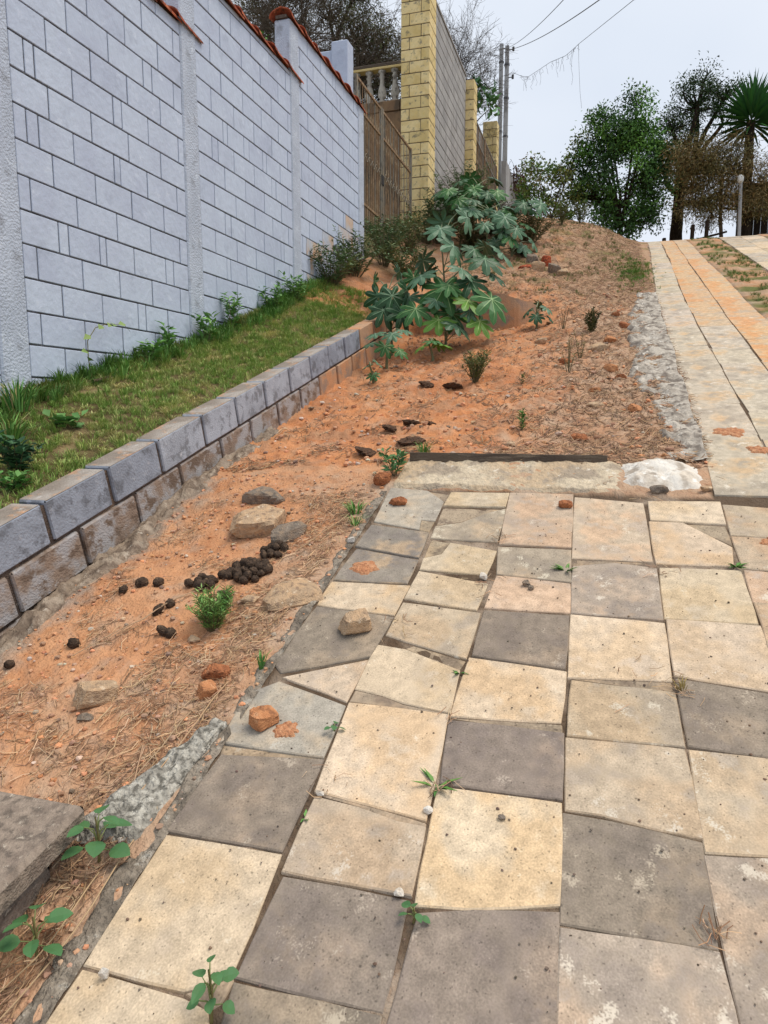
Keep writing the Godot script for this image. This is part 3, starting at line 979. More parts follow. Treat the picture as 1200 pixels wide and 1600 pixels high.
func make_paving() -> void:
	var apron := thing("paved_apron", "patchwork of square concrete slabs at the foot of the lane", "paving", Vector3.ZERO, "", "structure")
	for s in SLABS:
		slab_part(apron, s[0], s[1])
	for f in FILLS:   # cement smeared into the wider gaps
		slab_part(apron, "fill", f, -0.004, 0.05, false, "cement_fill")
	var rest := ["tan2", "pink2", "grey2", "tan", "lane", "dark"]
	for col in [[0.56, 0.855], [0.865, 1.145], [1.155, 1.435]]:   # columns that run on at the edge of the picture
		var u: float = 0.9 + rng.randf() * 0.2
		var stop := 2.44 if col[0] < 0.6 else 3.55
		while u < stop - 0.12:
			var l := minf(rng.randf_range(0.28, 0.36), stop - u)
			slab_part(apron, rest[rng.randi() % rest.size()], [col[0], u, col[1], u, col[1], u + l - 0.01, col[0], u + l - 0.01])
			u += l
	var drive := thing("concrete_drive", "narrow drive of three rows of ochre-stained slabs climbing to the crest", "drive", Vector3.ZERO, "", "structure")
	for k in 3:
		var u := 3.60
		while u < 17.0:
			var l := rng.randf_range(0.45, 0.95)
			var a := strip_edge(k, u) + 0.008 + rng.randf_range(-0.008, 0.008)
			var b := strip_edge(k + 1, u) - 0.008 + rng.randf_range(-0.008, 0.008)
			var a2 := strip_edge(k, u + l) + 0.008
			var b2 := strip_edge(k + 1, u + l) - 0.008
			var rusty := smoothstep(4.6, 9.0, u) if k == 1 else smoothstep(3.8, 7.0, u) * (1.0 - 0.7 * smoothstep(10.0, 14.0, u)) if k == 2 else 0.12 * smoothstep(5.0, 9.0, u)
			rusty += rng.randf_range(-0.12, 0.12)
			var fam := "lane" if rusty < 0.3 else "lane_mid" if rusty < 0.72 else "ochre"
			var skew := rng.randf_range(-0.02, 0.02)
			slab_part(drive, fam, [a, u + skew, b, u - skew, b2, u + l - 0.003 - skew, a2, u + l - 0.003 + skew], 0.0, 0.1, true)
			u += l
	var track := thing("second_track", "pale concrete wheel track beyond the grassy strip", "drive", Vector3.ZERO, "", "structure")
	for k in 2:
		var u := 3.0
		while u < 17.0:
			var l := rng.randf_range(0.4, 0.7)
			slab_part(track, "lane" if rng.randf() < 0.6 else "tan", [2.02 + 0.35 * k, u, 2.36 + 0.35 * k, u, 2.36 + 0.35 * k, u + l - 0.01, 2.02 + 0.35 * k, u + l - 0.01], 0.0, 0.14)
			u += l


func make_cement() -> void:
	var wob := func(u: float, s: float, k: float) -> float:
		return nb.get_noise_2d(u * s, k)
	# strip and plank at the head of the apron
	var head := thing("kerb_strip", "stained cement strip with a dark plank edge heading the paved apron", "kerb", Vector3.ZERO, "", "structure")
	part(head, "cement_strip", patch_mesh(3.545, 3.90, 26, 70, func(_u): return -1.03, func(u): return 0.14 + 0.06 * wob.call(u, 8.0, 3.0),
		func(u, v, _s): return lane(u) + 0.018 - 0.05 * smoothstep(3.575, 3.545, u) - 0.04 * smoothstep(0.06, 0.2, v) + 0.011 * nb.get_noise_2d(u * 9.0, v * 7.0) + 0.007 * nc.get_noise_2d(u * 22.0, v * 22.0)), M.kerb)
	var pl := Geo.new()
	for k in 24:
		var a := -1.02 + 1.06 * k / 24.0
		var b := -1.02 + 1.06 * (k + 1) / 24.0
		var ua := 3.862 + 0.035 * (k / 24.0)
		var ub := 3.862 + 0.035 * ((k + 1) / 24.0)
		var ta := 1.362 + 0.004 * nc.get_noise_1d(k * 30.0)
		var tb := 1.362 + 0.004 * nc.get_noise_1d((k + 1) * 30.0)
		pl.quad(Vector3(a, 1.25, -ua), Vector3(b, 1.25, -ub), Vector3(b, tb, -ub), Vector3(a, ta, -ua))
		pl.quad(Vector3(a, ta, -ua), Vector3(b, tb, -ub), Vector3(b, tb, -ub - 0.03), Vector3(a, ta, -ua - 0.03))
		if k == 23:
			pl.quad(Vector3(b, 1.25, -ub), Vector3(b, 1.25, -ub - 0.03), Vector3(b, tb, -ub - 0.03), Vector3(b, tb, -ub))
		if k == 0:
			pl.quad(Vector3(a, 1.25, -ua - 0.03), Vector3(a, 1.25, -ua), Vector3(a, ta, -ua), Vector3(a, ta, -ua - 0.03))
	part(head, "plank_edge", pl.mesh(), M.plank)
	# cement poured along the left flank of the drive
	solo("cement_haunch", "rough grey cement spilled along the left flank of the drive", "cement", patch_mesh(3.95, 9.2, 230, 26,
		func(u): return 0.34 - 0.16 * smoothstep(4.6, 5.6, u) * smoothstep(9.2, 7.6, u) + 0.09 * wob.call(u, 2.6, 11.0) + 0.05 * wob.call(u, 9.0, 13.0), func(u): return strip_edge(0, u) + 0.004,
		func(u, v, s): return ground(u, v) - 0.045 + 0.072 * smoothstep(0.0, 0.16, s) - 0.02 * (1.0 - s) + (1.0 - s * 0.6) * (0.045 * nb.get_noise_2d(u * 3.2, v * 4.5) + 0.024 * nc.get_noise_2d(u * 9.0, v * 6.0) + 0.010 * nc.get_noise_2d(u * 26.0, v * 22.0))),
		M.rough, Vector3.ZERO, Vector3.ZERO, Vector3.ONE, "", "structure")
	# white plaster heap at the corner of the kerb
	solo("plaster_heap", "hardened white plaster heap at the right end of the kerb plank", "plaster", patch_mesh(3.60, 3.98, 40, 50, func(u): return 0.08 + 0.05 * wob.call(u, 7.0, 5.0), func(u): return 0.50 + 0.03 * wob.call(u, 8.0, 6.0),
		func(u, v, s): return lane(u) - 0.02 + 0.075 * pow(sin(clampf(s, 0, 1) * PI), 0.7) * smoothstep(3.60, 3.70, u) * smoothstep(4.0, 3.84, u) * (0.9 + 0.4 * nb.get_noise_2d(u * 4.0, v * 4.0)) + 0.005 * nc.get_noise_2d(u * 20.0, v * 20.0)), M.plaster, Vector3.ZERO, Vector3.ZERO, Vector3.ONE, "", "structure")
	# edging cement along the left of the apron
	solo("cement_edging", "dark cement fillet along the left side of the apron slabs", "cement", patch_mesh(0.8, 3.5, 110, 9, func(u): return lerpf(-1.125, -1.098, smoothstep(1.35, 1.5, u)) + 0.03 * wob.call(u, 5.0, 21.0) + 0.015 * wob.call(u, 15.0, 22.0), func(_u): return -1.044,
		func(u, v, s): return lane(u) - 0.03 + 0.032 * smoothstep(0.0, 0.25, s) + 0.009 * nc.get_noise_2d(u * 14.0, v * 14.0)), M.fillet, Vector3.ZERO, Vector3.ZERO, Vector3.ONE, "", "structure")
	solo("cement_wedge", "lichened wedge of old cement between soil and the dark corner slab", "cement", patch_mesh(1.43, 1.86, 36, 18, func(u): return lerpf(-1.335, -1.13, clampf((u - 1.44) / 0.42, 0, 1)) + 0.018 * wob.call(u, 16.0, 31.0), func(u): return lerpf(-1.105, -1.07, clampf((u - 1.44) / 0.42, 0, 1)) + 0.006 * wob.call(u, 18.0, 32.0),
		func(u, v, s): return lane(u) - 0.02 + 0.040 * smoothstep(0.0, 0.16, s) * smoothstep(1.0, 0.85, s) * smoothstep(1.43, 1.47, u) + 0.010 * nc.get_noise_2d(u * 18.0, v * 18.0)), M.lichen, Vector3.ZERO, Vector3.ZERO, Vector3.ONE, "", "structure")
	# footing cement squeezed out under the retaining wall
	solo("mortar_footing", "crumbling grey mortar footing under the low retaining wall", "mortar", patch_mesh(1.7, 4.7, 130, 16, func(_u): return -2.318, func(u): return -2.16 + 0.08 * wob.call(u, 2.4, 41.0) + 0.04 * wob.call(u, 9.0, 42.0),
		func(u, v, s): return ground(u, v) - 0.05 + 0.07 * smoothstep(1.0, 0.6, s) + (0.045 * nb.get_noise_2d(u * 3.5, v * 7.0) + 0.02 * nc.get_noise_2d(u * 12.0, v * 14.0)) * smoothstep(1.0, 0.7, s)), M.footing, Vector3.ZERO, Vector3.ZERO, Vector3.ONE, "", "structure")
	# raw earth wall behind the castor plant
	var low := thing("low_earth_wall", "low plastered wall stained orange behind the castor plant", "wall", Vector3.ZERO)
	var g := Geo.new()
	for k in 30:
		var q := [k / 30.0, (k + 1) / 30.0]
		var p := []
		for t in q:
			var v := lerpf(-2.05, -0.70, t)
			var u := 8.22 - 0.10 * sin(t * PI) + 0.12 * smoothstep(0.8, 1.0, t)
			p.append([v, u, 2.92 - 0.10 * smoothstep(0.55, 1.0, t) - 0.05 * t + 0.006 * nc.get_noise_1d(t * 300.0)])
		var f := func(e: Array, back: float, y: float) -> Vector3: return Vector3(e[0], y, -e[1] - back)
		g.quad(f.call(p[0], 0, 2.1), f.call(p[1], 0, 2.1), f.call(p[1], 0, p[1][2]), f.call(p[0], 0, p[0][2]))
		g.quad(f.call(p[0], 0, p[0][2]), f.call(p[1], 0, p[1][2]), f.call(p[1], 0.10, p[1][2]), f.call(p[0], 0.10, p[0][2]))
		g.quad(f.call(p[1], 0.1, 2.1), f.call(p[0], 0.1, 2.1), f.call(p[0], 0.1, p[0][2]), f.call(p[1], 0.1, p[1][2]))
		if k == 29:
			g.quad(f.call(p[1], 0, 2.1), f.call(p[1], 0.1, 2.1), f.call(p[1], 0.1, p[1][2]), f.call(p[1], 0, p[1][2]))
	part(low, "face", g.mesh(), M.block_soiled)
	# thick lid on a block box at the lower left
	var lid := thing("inspection_box", "heavy weathered concrete lid on a grey box half out of the soil", "box", Vector3(-1.22, 0.258, -1.40))
	part(lid, "lid", block_mesh(1.0, 0.075, 0.9, 0.012), M.lid, Vector3(-0.45, 0.250, 0.49), Vector3(0.10, 0.05, -0.03))
	part(lid, "wall", block_mesh(0.92, 0.30, 0.8, 0.015), M.lid, Vector3(-0.45, 0.03, 0.52), Vector3(0.06, 0.03, 0))


# ------------------------------------------------------------------ walls
func wall_panel(wall: Node3D, x: float, u0: float, u1: float, bottom: float, top: float, anchor: float, soiled: bool) -> void:
	var panel := part(wall, "panel", block_mesh(u1 - u0, top - bottom, 0.15, 0.002), M.mortar, Vector3(x - 0.083, (top + bottom) * 0.5, -(u0 + u1) * 0.5))
	var y := bottom
	var row := int(round(bottom / 0.2))
	while y < top - 0.02:
		var h := minf(0.2, top - y)
		var u := anchor + (0.2 if row % 2 else 0.0)
		u -= ceil((u - u0) / 0.4) * 0.4
		var cuts := [u0]
		while u < u1 - 0.03:
			u += 0.4 + (rng.randf_range(-0.012, 0.012))
			if u > u0 + 0.05 and u < u1 - 0.05:
				cuts.append(u)
				if rng.randf() < 0.14 and u + 0.16 < u1:
					cuts.append(u + rng.randf_range(0.07, 0.12))
		cuts.append(u1)
		for k in cuts.size() - 1:
			var a: float = cuts[k] + 0.0052
			var b: float = cuts[k + 1] - 0.0052
			var m: Material = [M.paint, M.paint, M.paint_b, M.paint_c][rng.randi() % 4]
			if soiled and y < ground((a + b) * 0.5, -3.4) + 0.45 and (a + b) * 0.5 > 8.1 and rng.randf() < 0.7:
				m = M.paint_soiled
			var deep := rng.randf_range(-0.0015, 0.0015)
			var p := part(panel, "block", block_mesh(snappedf(b - a, 0.004), snappedf(h - 0.0095 - rng.randf() * 0.004, 0.002), 0.04, 0.003), m, Vector3(0.083 - 0.02 + deep, y + h * 0.5 - (top + bottom) * 0.5, -(a + b) * 0.5 + (u0 + u1) * 0.5))
			p.rotation.y = rng.randf_range(-0.004, 0.004)
		y += 0.2
		row += 1


func cap_row(wall: Node3D, x: float, u0: float, u1: float, y: float) -> void:   # overlapping clay ridge tiles laid along the wall top
	if not boxes.has("cap"):
		var g := Geo.new()
		var rings := []
		for s in 3:
			var line := []
			var wide: float = [0.135, 0.120, 0.108][s]
			var rise: float = [0.088, 0.050, 0.038][s]
			for k in 13:
				var a := PI * k / 12.0
				line.append(Vector3(cos(a) * wide, sin(a) * rise * (1.0 if k != 6 else 1.1), [0.21, 0.09, -0.21][s]))
			rings.append(line)
		var th := Vector3(0, 0.013, 0)
		for s in 2:
			for k in 12:
				var a: Vector3 = rings[s][k]
				var b: Vector3 = rings[s][k + 1]
				var c: Vector3 = rings[s + 1][k + 1]
				var d: Vector3 = rings[s + 1][k]
				g.quad(a + th, d + th, c + th, b + th)
				g.quad(a, b, c, d)
				if s == 0:
					g.quad(a, a + th, b + th, b)
				else:
					g.quad(c, c + th, d + th, d)
			g.quad(rings[s][0], rings[s + 1][0], rings[s + 1][0] + th, rings[s][0] + th)
			g.quad(rings[s + 1][12], rings[s][12], rings[s][12] + th, rings[s + 1][12] + th)
		boxes["cap"] = g.mesh()
	var n := int(round((u1 - u0) / 0.36))
	for k in n:
		var u := u0 + (u1 - u0) * (k + 0.5) / n
		part(wall, "ridge_tile", boxes["cap"], M.tile, Vector3(x - 0.083 + rng.randf_range(-0.006, 0.006), y - 0.012 + 0.004 * (k % 2), -u), Vector3(-0.045, rng.randf_range(-0.03, 0.03), rng.randf_range(-0.04, 0.04)))
	var bed := Geo.new()
	bed.box(Vector3(x - 0.15, y - 0.002, -u1), Vector3(x - 0.02, y + 0.03, -u0))
	part(wall, "mortar_bed", bed.mesh(), M.bed)


func make_walls() -> void:
	var wall := thing("boundary_wall", "tall lavender-grey painted block wall stepping uphill under clay tiles", "wall", Vector3.ZERO)
	var tops := [4.15, 4.70, 5.25, 5.78]
	var spans := [[1.3, 3.43], [3.66, 5.5], [5.73, 7.68], [7.91, 9.97]]
	for k in 4:
		var bottom := floorf((ground(spans[k][0], -3.4) - 0.12) / 0.2) * 0.2
		wall_panel(wall, -3.4, spans[k][0], spans[k][1], bottom, tops[k], 3.77, k == 3)
	var columns := [[3.43, 3.66, 1.2, 4.70], [5.5, 5.73, 1.9, 5.25], [7.68, 7.91, 2.6, 5.78], [9.97, 10.20, 3.3, 5.78]]
	for c in columns:
		part(wall, "column", block_mesh(c[1] - c[0], c[3] - c[2], 0.185, 0.012), M.render, Vector3(-3.4 - 0.0825, (c[3] + c[2]) * 0.5, -(c[0] + c[1]) * 0.5))
	cap_row(wall, -3.4, 1.3, 3.62, 4.152)
	cap_row(wall, -3.4, 3.44, 5.80, 4.702)
	cap_row(wall, -3.4, 5.50, 7.96, 5.252)
	cap_row(wall, -3.4, 7.66, 10.28, 5.782)
	# low retaining wall of grey blocks
	var low := thing("retaining_wall", "low retaining wall of two courses of mottled grey blocks", "wall", Vector3.ZERO)
	var slope := atan(0.2767)
	var joints := [1.25, 1.67, 2.10, 2.53, 2.96, 3.38, 3.85, 4.26, 4.69, 5.12, 5.53, 5.95, 6.36, 6.80, 7.26, 7.70, 8.14, 8.58]
	var core := Geo.new()
	for k in 40:
		var a := 1.2 + 7.35 * k / 40.0
		var b := 1.2 + 7.35 * (k + 1) / 40.0
		var p := []
		for q in [[-2.325, a, -0.6], [-2.325, b, -0.6], [-2.325, b, -0.022], [-2.325, a, -0.022], [-2.44, a, -0.6], [-2.44, b, -0.6], [-2.44, b, -0.022], [-2.44, a, -0.022]]:
			p.append(Vector3(q[0], kerb_top(q[1]) + q[2], -q[1]))
		core.quad(p[0], p[1], p[2], p[3])
		core.quad(p[3], p[2], p[6], p[7])
		core.quad(p[5], p[4], p[7], p[6])
	part(low, "mortar", core.mesh(), M.bed)
	for course in 3:
		for k in joints.size() - 1:
			var a: float = joints[k] + (0.215 if course % 2 else 0.0) + 0.013
			var b: float = joints[k + 1] + (0.215 if course % 2 else 0.0) - 0.013
			var c := (a + b) * 0.5
			var m: Material = M.block if rng.randf() < 0.6 else M.block_b
			if course > 0:
				m = M.block_low
			if c > 6.9 or (course > 0 and c > 5.6):
				m = M.block_soiled
			var down := 0.10 + 0.206 * course
			var q := part(low, "block", block_mesh(snappedf((b - a) / cos(slope), 0.01), 0.19, 0.15, 0.007), m, Vector3(-2.385 + rng.randf_range(-0.004, 0.004), kerb_top(c) - down / cos(slope), -c), Vector3(slope + rng.randf_range(-0.008, 0.008), rng.randf_range(-0.012, 0.012), 0))
			if course == 0 and c < 7.0:   # the weathered bed that lies on top of each block
				part(q, "soil_crust", block_mesh(snappedf((b - a) / cos(slope) - 0.02, 0.01), 0.003, 0.146, 0.001), M.block_top, Vector3(0, 0.0945, 0))
	# return wall and gate column behind the boundary wall
	var post := thing("gate_column", "plain grey painted column at the near end of the rusty gate", "column", Vector3(-3.75, 0, -10.32))
	part(post, "shaft", block_mesh(0.24, 3.3, 0.25, 0.012), M.paint_c, Vector3(0, 5.10, 0))
	part(post, "wing_wall", block_mesh(0.14, 3.2, 1.6, 0.01), M.paint_c, Vector3(-0.93, 5.06, 0.0))


func pillar(label: String, group: String, x0: float, x1: float, u0: float, deep: float, bottom: float, top: float, course: float) -> void:   # square pillar of yellow painted blocks
	var o := thing("yellow_pillar", label, "pillar", Vector3((x0 + x1) * 0.5, bottom, -u0 - deep * 0.5), group)
	var w := x1 - x0
	part(o, "core", block_mesh(deep - 0.02, top - bottom, w - 0.02, 0.002), M.bed, Vector3(0, (top - bottom) * 0.5, 0))
	var y := 0.0
	var row := 0
	while y < top - bottom - 0.05:
		var cut := w * (0.30 if row % 2 else 0.70)
		var parts := [[0.0, cut], [cut, w]] if w > 0.3 else [[0.0, w]]
		for q in parts:
			var m: Material = M.yellow if rng.randf() < 0.6 else M.yellow_b
			var p := part(o, "block", block_mesh(deep, snappedf(course - 0.014, 0.002), snappedf(q[1] - q[0] - 0.010, 0.005), 0.006), m, Vector3((q[0] + q[1]) * 0.5 - w * 0.5, y + course * 0.5, rng.randf_range(-0.003, 0.003)))
			p.rotation.y = rng.randf_range(-0.006, 0.006)
		y += course
		row += 1


func block_wall(label: String, x: float, u0: float, u1: float, bottom: float, top: float, course: float, long: float) -> void:
	var o := thing("weathered_wall", label, "wall", Vector3(x, bottom, -(u0 + u1) * 0.5))
	part(o, "core", block_mesh(u1 - u0, top - bottom, 0.15, 0.002), M.bed, Vector3(-0.09, (top - bottom) * 0.5, 0))
	var y := 0.0
	var row := 0
	while y < top - bottom - 0.04:
		var cuts := [u0]
		var u := u0 + (long * 0.5 if row % 2 else long)
		while u < u1 - 0.08:
			cuts.append(u)
			u += long
		cuts.append(u1)
		for k in cuts.size() - 1:
			var a: float = cuts[k] + 0.0015
			var b: float = cuts[k + 1] - 0.0015
			part(o, "block", block_mesh(snappedf(b - a, 0.01), snappedf(minf(course, top - bottom - y) - 0.014, 0.002), 0.05, 0.005), M.weather if rng.randf() < 0.6 else M.weather_b, Vector3(-0.025 + rng.randf_range(-0.002, 0.002), y + minf(course, top - bottom - y) * 0.5, -(a + b) * 0.5 + (u0 + u1) * 0.5))
		y += course
		row += 1
	part(o, "coping", block_mesh(u1 - u0, 0.05, 0.19, 0.006), M.weather_b, Vector3(-0.075, top - bottom + 0.026, 0))


func bar(o: Node3D, called: String, a: Vector3, b: Vector3, r: float, m: Material, sides := 6) -> void:
	var g := Geo.new()
	g.tube(PackedVector3Array([a, b]), PackedFloat32Array([r, r]), sides)
	part(o, called, g.mesh(), m)


func gate(label: String, x: float, u0: float, u1: float, bottom: float, top: float, step: float, m: Material, m2: Material, mid: float) -> void:
	var o := thing("iron_gate", label, "gate", Vector3(x, bottom, -u0))
	var h := top - bottom
	var l := u1 - u0
	for y in [h - 0.02, h - 0.42, 0.42, 0.06]:
		part(o, "rail", block_mesh(l, 0.04, 0.03, 0.004), m, Vector3(0, y, -l * 0.5))
	for u in [0.02, mid - 0.04, mid + 0.04, l - 0.02]:
		part(o, "stile", block_mesh(0.045, h, 0.045, 0.004), m2, Vector3(0.008, h * 0.5, -u))
	var u := step
	while u < l - 0.04:
		bar(o, "bar", Vector3(rng.randf_range(-0.004, 0.004), 0.03, -u), Vector3(rng.randf_range(-0.004, 0.004), h - 0.01, -u), 0.0075, m if rng.randf() < 0.6 else m2, 5)
		u += step
	var k := 0.14
	while k < l - 0.1:   # scrolls along the lock rail
		var g := Geo.new()
		var line := PackedVector3Array()
		var rad := PackedFloat32Array()
		for q in 15:
			var a := q / 14.0 * TAU * 1.15
			var r := 0.075 * (1.0 - q / 22.0)
			line.append(Vector3(0.014, h * 0.5 + 0.05 + sin(a) * r + rng.randf_range(-0.004, 0.004), -k + cos(a) * r))
			rad.append(0.006)
		g.tube(line, rad, 4)
		part(o, "scroll", g.mesh(), m2)
		k += 0.17
	part(o, "lock", block_mesh(0.12, 0.16, 0.06, 0.008), M.black, Vector3(0.01, h * 0.48, -mid))


func make_upper_walls() -> void:
	gate("rusty iron gate of thin upright bars beyond the painted wall", -3.6, 10.44, 13.58, 4.28, 6.40, 0.105, M.rust, M.iron, 1.26)
	pillar("tall yellow block pillar beside the rusty gate", "yellow block pillars", -3.83, -3.28, 13.70, 0.52, 4.3, 9.62, 0.2035)
	block_wall("tall weathered grey block wall between two yellow pillars", -3.34, 14.22, 17.58, 4.9, 9.25, 0.2, 0.4)
	pillar("slim yellow pillar at the far end of the weathered wall", "yellow block pillars", -3.42, -3.14, 17.6, 0.42, 5.9, 9.22, 0.22)
	gate("far weathered gate between the two smaller yellow pillars", -3.24, 18.08, 21.95, 6.3, 8.62, 0.085, M.iron, M.rust, 1.7)
	var panel := thing("gate_boards", "grey-brown boards standing behind the far gate", "boards", Vector3(-3.36, 6.3, -18.08))
	for k in 26:
		part(panel, "board", block_mesh(0.142, 2.1 + rng.randf_range(-0.05, 0.05), 0.025, 0.004), M.plank if k % 3 else M.tan_wall, Vector3(rng.randf_range(-0.01, 0.01), 1.05, -0.08 - 0.148 * k))
	pillar("short yellow pillar in front of the utility poles", "yellow block pillars", -3.66, -3.24, 22.0, 0.45, 6.6, 9.86, 0.22)
	# terrace with balusters behind the gate
	var house := thing("terrace_wall", "tan terrace wall seen through the rusty gate", "wall", Vector3(-6.0, 4.0, -15.7))
	part(house, "wall", block_mesh(0.24, 3.9, 4.2, 0.01), M.tan_wall, Vector3(0, 1.95, 0), Vector3.ZERO)
	for k in 9:
		part(house, "plinth_block", block_mesh(0.30, 0.21, 0.455, 0.01), M.tan_wall, Vector3(-1.87 + 0.467 * k, 4.01, 0.0))
	var rail := thing("balustrade", "white balusters under a mossy rail above the terrace wall", "balustrade", Vector3(-6.0, 8.12, -15.7))
	var prof := [[0.0, .075], [.05, .075], [.06, .05], [.10, .045], [.13, .068], [.20, .078], [.28, .066], [.40, .042], [.50, .036], [.54, .055], [.57, .036], [.60, .04], [.63, .072], [.70, .075]]
	var line := PackedVector3Array()
	var rad := PackedFloat32Array()
	for q in prof:
		line.append(Vector3(0, q[0], 0))
		rad.append(q[1] * 1.2)
	var bg := Geo.new()
	bg.tube(line, rad, 14)
	var bal := bg.mesh()
	for k in 8:
		part(rail, "baluster", bal, M.stone_cast, Vector3(1.484 - 0.287 * k + 0.287, 0, 0))
	part(rail, "handrail", block_mesh(0.20, 0.07, 4.2, 0.012), M.plank, Vector3(0, 0.745, 0))
	part(rail, "rail_band", block_mesh(0.20, 0.05, 4.2, 0.008), M.yellow_b, Vector3(0, 0.683, 0.01))
	# last walls at the top of the bank
	var last := thing("far_wall", "plain grey rendered wall with a dark end post beyond the poles", "wall", Vector3(-3.2, 6.2, -24.0))
	part(last, "wall", block_mesh(4.6, 3.0, 0.16, 0.01), M.weather_b, Vector3(0, 1.5, -1.6))
	part(last, "end_post", block_mesh(0.4, 3.45, 0.34, 0.02), M.stone_grey, Vector3(0.08, 1.72, -4.3))
	part(last, "low_wall", block_mesh(3.0, 1.7, 0.4, 0.02), M.weather, Vector3(0.15, 1.75, -6.2))
	var vg := Geo.new()
	for k in 60:
		var p := Vector3(rng.randf_range(-0.1, 0.25), rng.randf_range(-0.2, 0.35), rng.randf_range(-0.9, 0.9))
		var line2 := PackedVector3Array([p])
		var rad2 := PackedFloat32Array([0.008])
		for q in 6:
			p += Vector3(rng.randfn() * 0.06 + 0.01, rng.randf_range(-0.32, 0.06), rng.randfn() * 0.08)
			line2.append(p)
			rad2.append(0.006)
		vg.tube(line2, rad2, 4, lin(70, 52, 44), false)
		for q in 9:
			vg.leaf(line2[rng.randi() % 6 + 1], Vector3(rng.randfn(), rng.randfn() - 0.6, rng.randfn()).normalized(), Vector3(rng.randfn(), 1, rng.randfn()).normalized(), 0.09, 0.05, jitter(lin(86, 62, 50), 0.3))
	solo("dead_creeper", "dead brown creeper hanging over the plain grey wall", "creeper", vg.mesh(), M.dry, Vector3(-3.1, 9.25, -25.2))


func make_poles() -> void:
	var feet := [[-3.477, 24.2, 12.95, "thin grey utility pole with a box, behind the other pole"], [-3.19, 23.4, 12.5, "grey concrete utility pole nearest the yellow pillars"]]
	for f in feet:
		var base := at(f[1], f[0], -0.3)
		var o := thing("utility_pole", f[3], "pole", base, "utility poles on the bank")
		var h: float = f[2] - base.y
		var g := Geo.new()
		var a := 0.078
		var b := 0.056
		for k in 4:
			var c := [Vector3(-1, 0, 1), Vector3(1, 0, 1), Vector3(1, 0, -1), Vector3(-1, 0, -1)]
			var p: Vector3 = c[k]
			var q: Vector3 = c[(k + 1) % 4]
			g.quad(p * a, q * a, q * b + Vector3(0, h, 0), p * b + Vector3(0, h, 0))
		g.quad(Vector3(-b, h, b), Vector3(b, h, b), Vector3(b, h, -b), Vector3(-b, h, -b))
		part(o, "shaft", g.mesh(), M.concrete)
		for y in [0.12, 0.9] if f[0] > -3.3 else [0.14]:
			bar(o, "insulator_arm", Vector3(0.05, h - y, 0.02), Vector3(0.20, h - y - 0.01, 0.05), 0.014, M.wire)
			bar(o, "insulator", Vector3(0.19, h - y - 0.06, 0.05), Vector3(0.19, h - y + 0.05, 0.05), 0.035, M.porcelain, 8)
		for y in [0.55, 1.5, 2.6]:
			bar(o, "band", Vector3(0, h - y, 0), Vector3(0, h - y + 0.05, 0), 0.085, M.wire, 10)
		if f[0] < -3.3:
			part(o, "junction_box", block_mesh(0.16, 0.26, 0.18, 0.02), M.black, Vector3(-0.17, h - 3.4, 0.06))
	var runs := [[Vector3(-3.28, 12.80, -24.15), Vector3(-0.811, 7.721, -12.0), "upper overhead wire running from the poles over the lane", 0.006],
		[Vector3(-3.0, 12.38, -23.35), Vector3(-0.289, 7.642, -12.0), "middle overhead wire running from the poles over the lane", 0.008]]
	for r in runs:
		var a: Vector3 = r[0]
		var b: Vector3 = r[1]
		var line := PackedVector3Array()
		var rad := PackedFloat32Array()
		for k in 41:
			var t := k / 20.0
			line.append(a.lerp(b, t) + Vector3(0, -0.35 * t * (1.0 - t), 0))
			rad.append(r[3])
		var g := Geo.new()
		g.tube(line, rad, 5, Color.WHITE, false)
		solo("overhead_wire", r[2], "wire", g.mesh(), M.wire, Vector3.ZERO, Vector3.ZERO, Vector3.ONE, "overhead wires")
	var knots := [Vector3(-3.0, 11.75, -23.45), Vector3(-2.4, 11.05, -22.2), Vector3(-1.62, 10.39, -20.0), Vector3(-1.15, 9.78, -18.4), Vector3(-0.784, 9.363, -17.0), Vector3(0.20, 7.568, -12.0), Vector3(0.66, 6.6, -9.7)]
	var curve := Curve3D.new()
	for k in knots.size():
		var tan: Vector3 = (knots[mini(k + 1, knots.size() - 1)] - knots[maxi(k - 1, 0)]) * 0.16
		curve.add_point(knots[k], -tan, tan)
	var sag := Geo.new()
	var pts := curve.tessellate()
	var rr := PackedFloat32Array()
	rr.resize(pts.size())
	rr.fill(0.005)
	sag.tube(pts, rr, 4, Color.WHITE, false)
	for k in 34:
		var t := rng.randf_range(0.05, 0.58)
		var p := curve.sample_baked(t * curve.get_baked_length() * 0.8)
		var line := PackedVector3Array([p])
		var rad := PackedFloat32Array([0.004])
		var long := 1.3 if k == 0 else 0.8 if k == 1 else rng.randf_range(0.05, 0.42)
		if k == 0:
			line[0] = Vector3(-0.80, 9.38, -17.05)
			p = line[0]
		for q in 4:
			p += Vector3(rng.randfn() * 0.03, -long / 4.0, rng.randfn() * 0.03)
			line.append(p)
			rad.append(0.003)
		sag.tube(line, rad, 3, Color.WHITE, false)
	solo("sagging_wire", "sagging lowest wire hung with withered vine threads", "wire", sag.mesh(), M.wire, Vector3.ZERO, Vector3.ZERO, Vector3.ONE, "overhead wires")


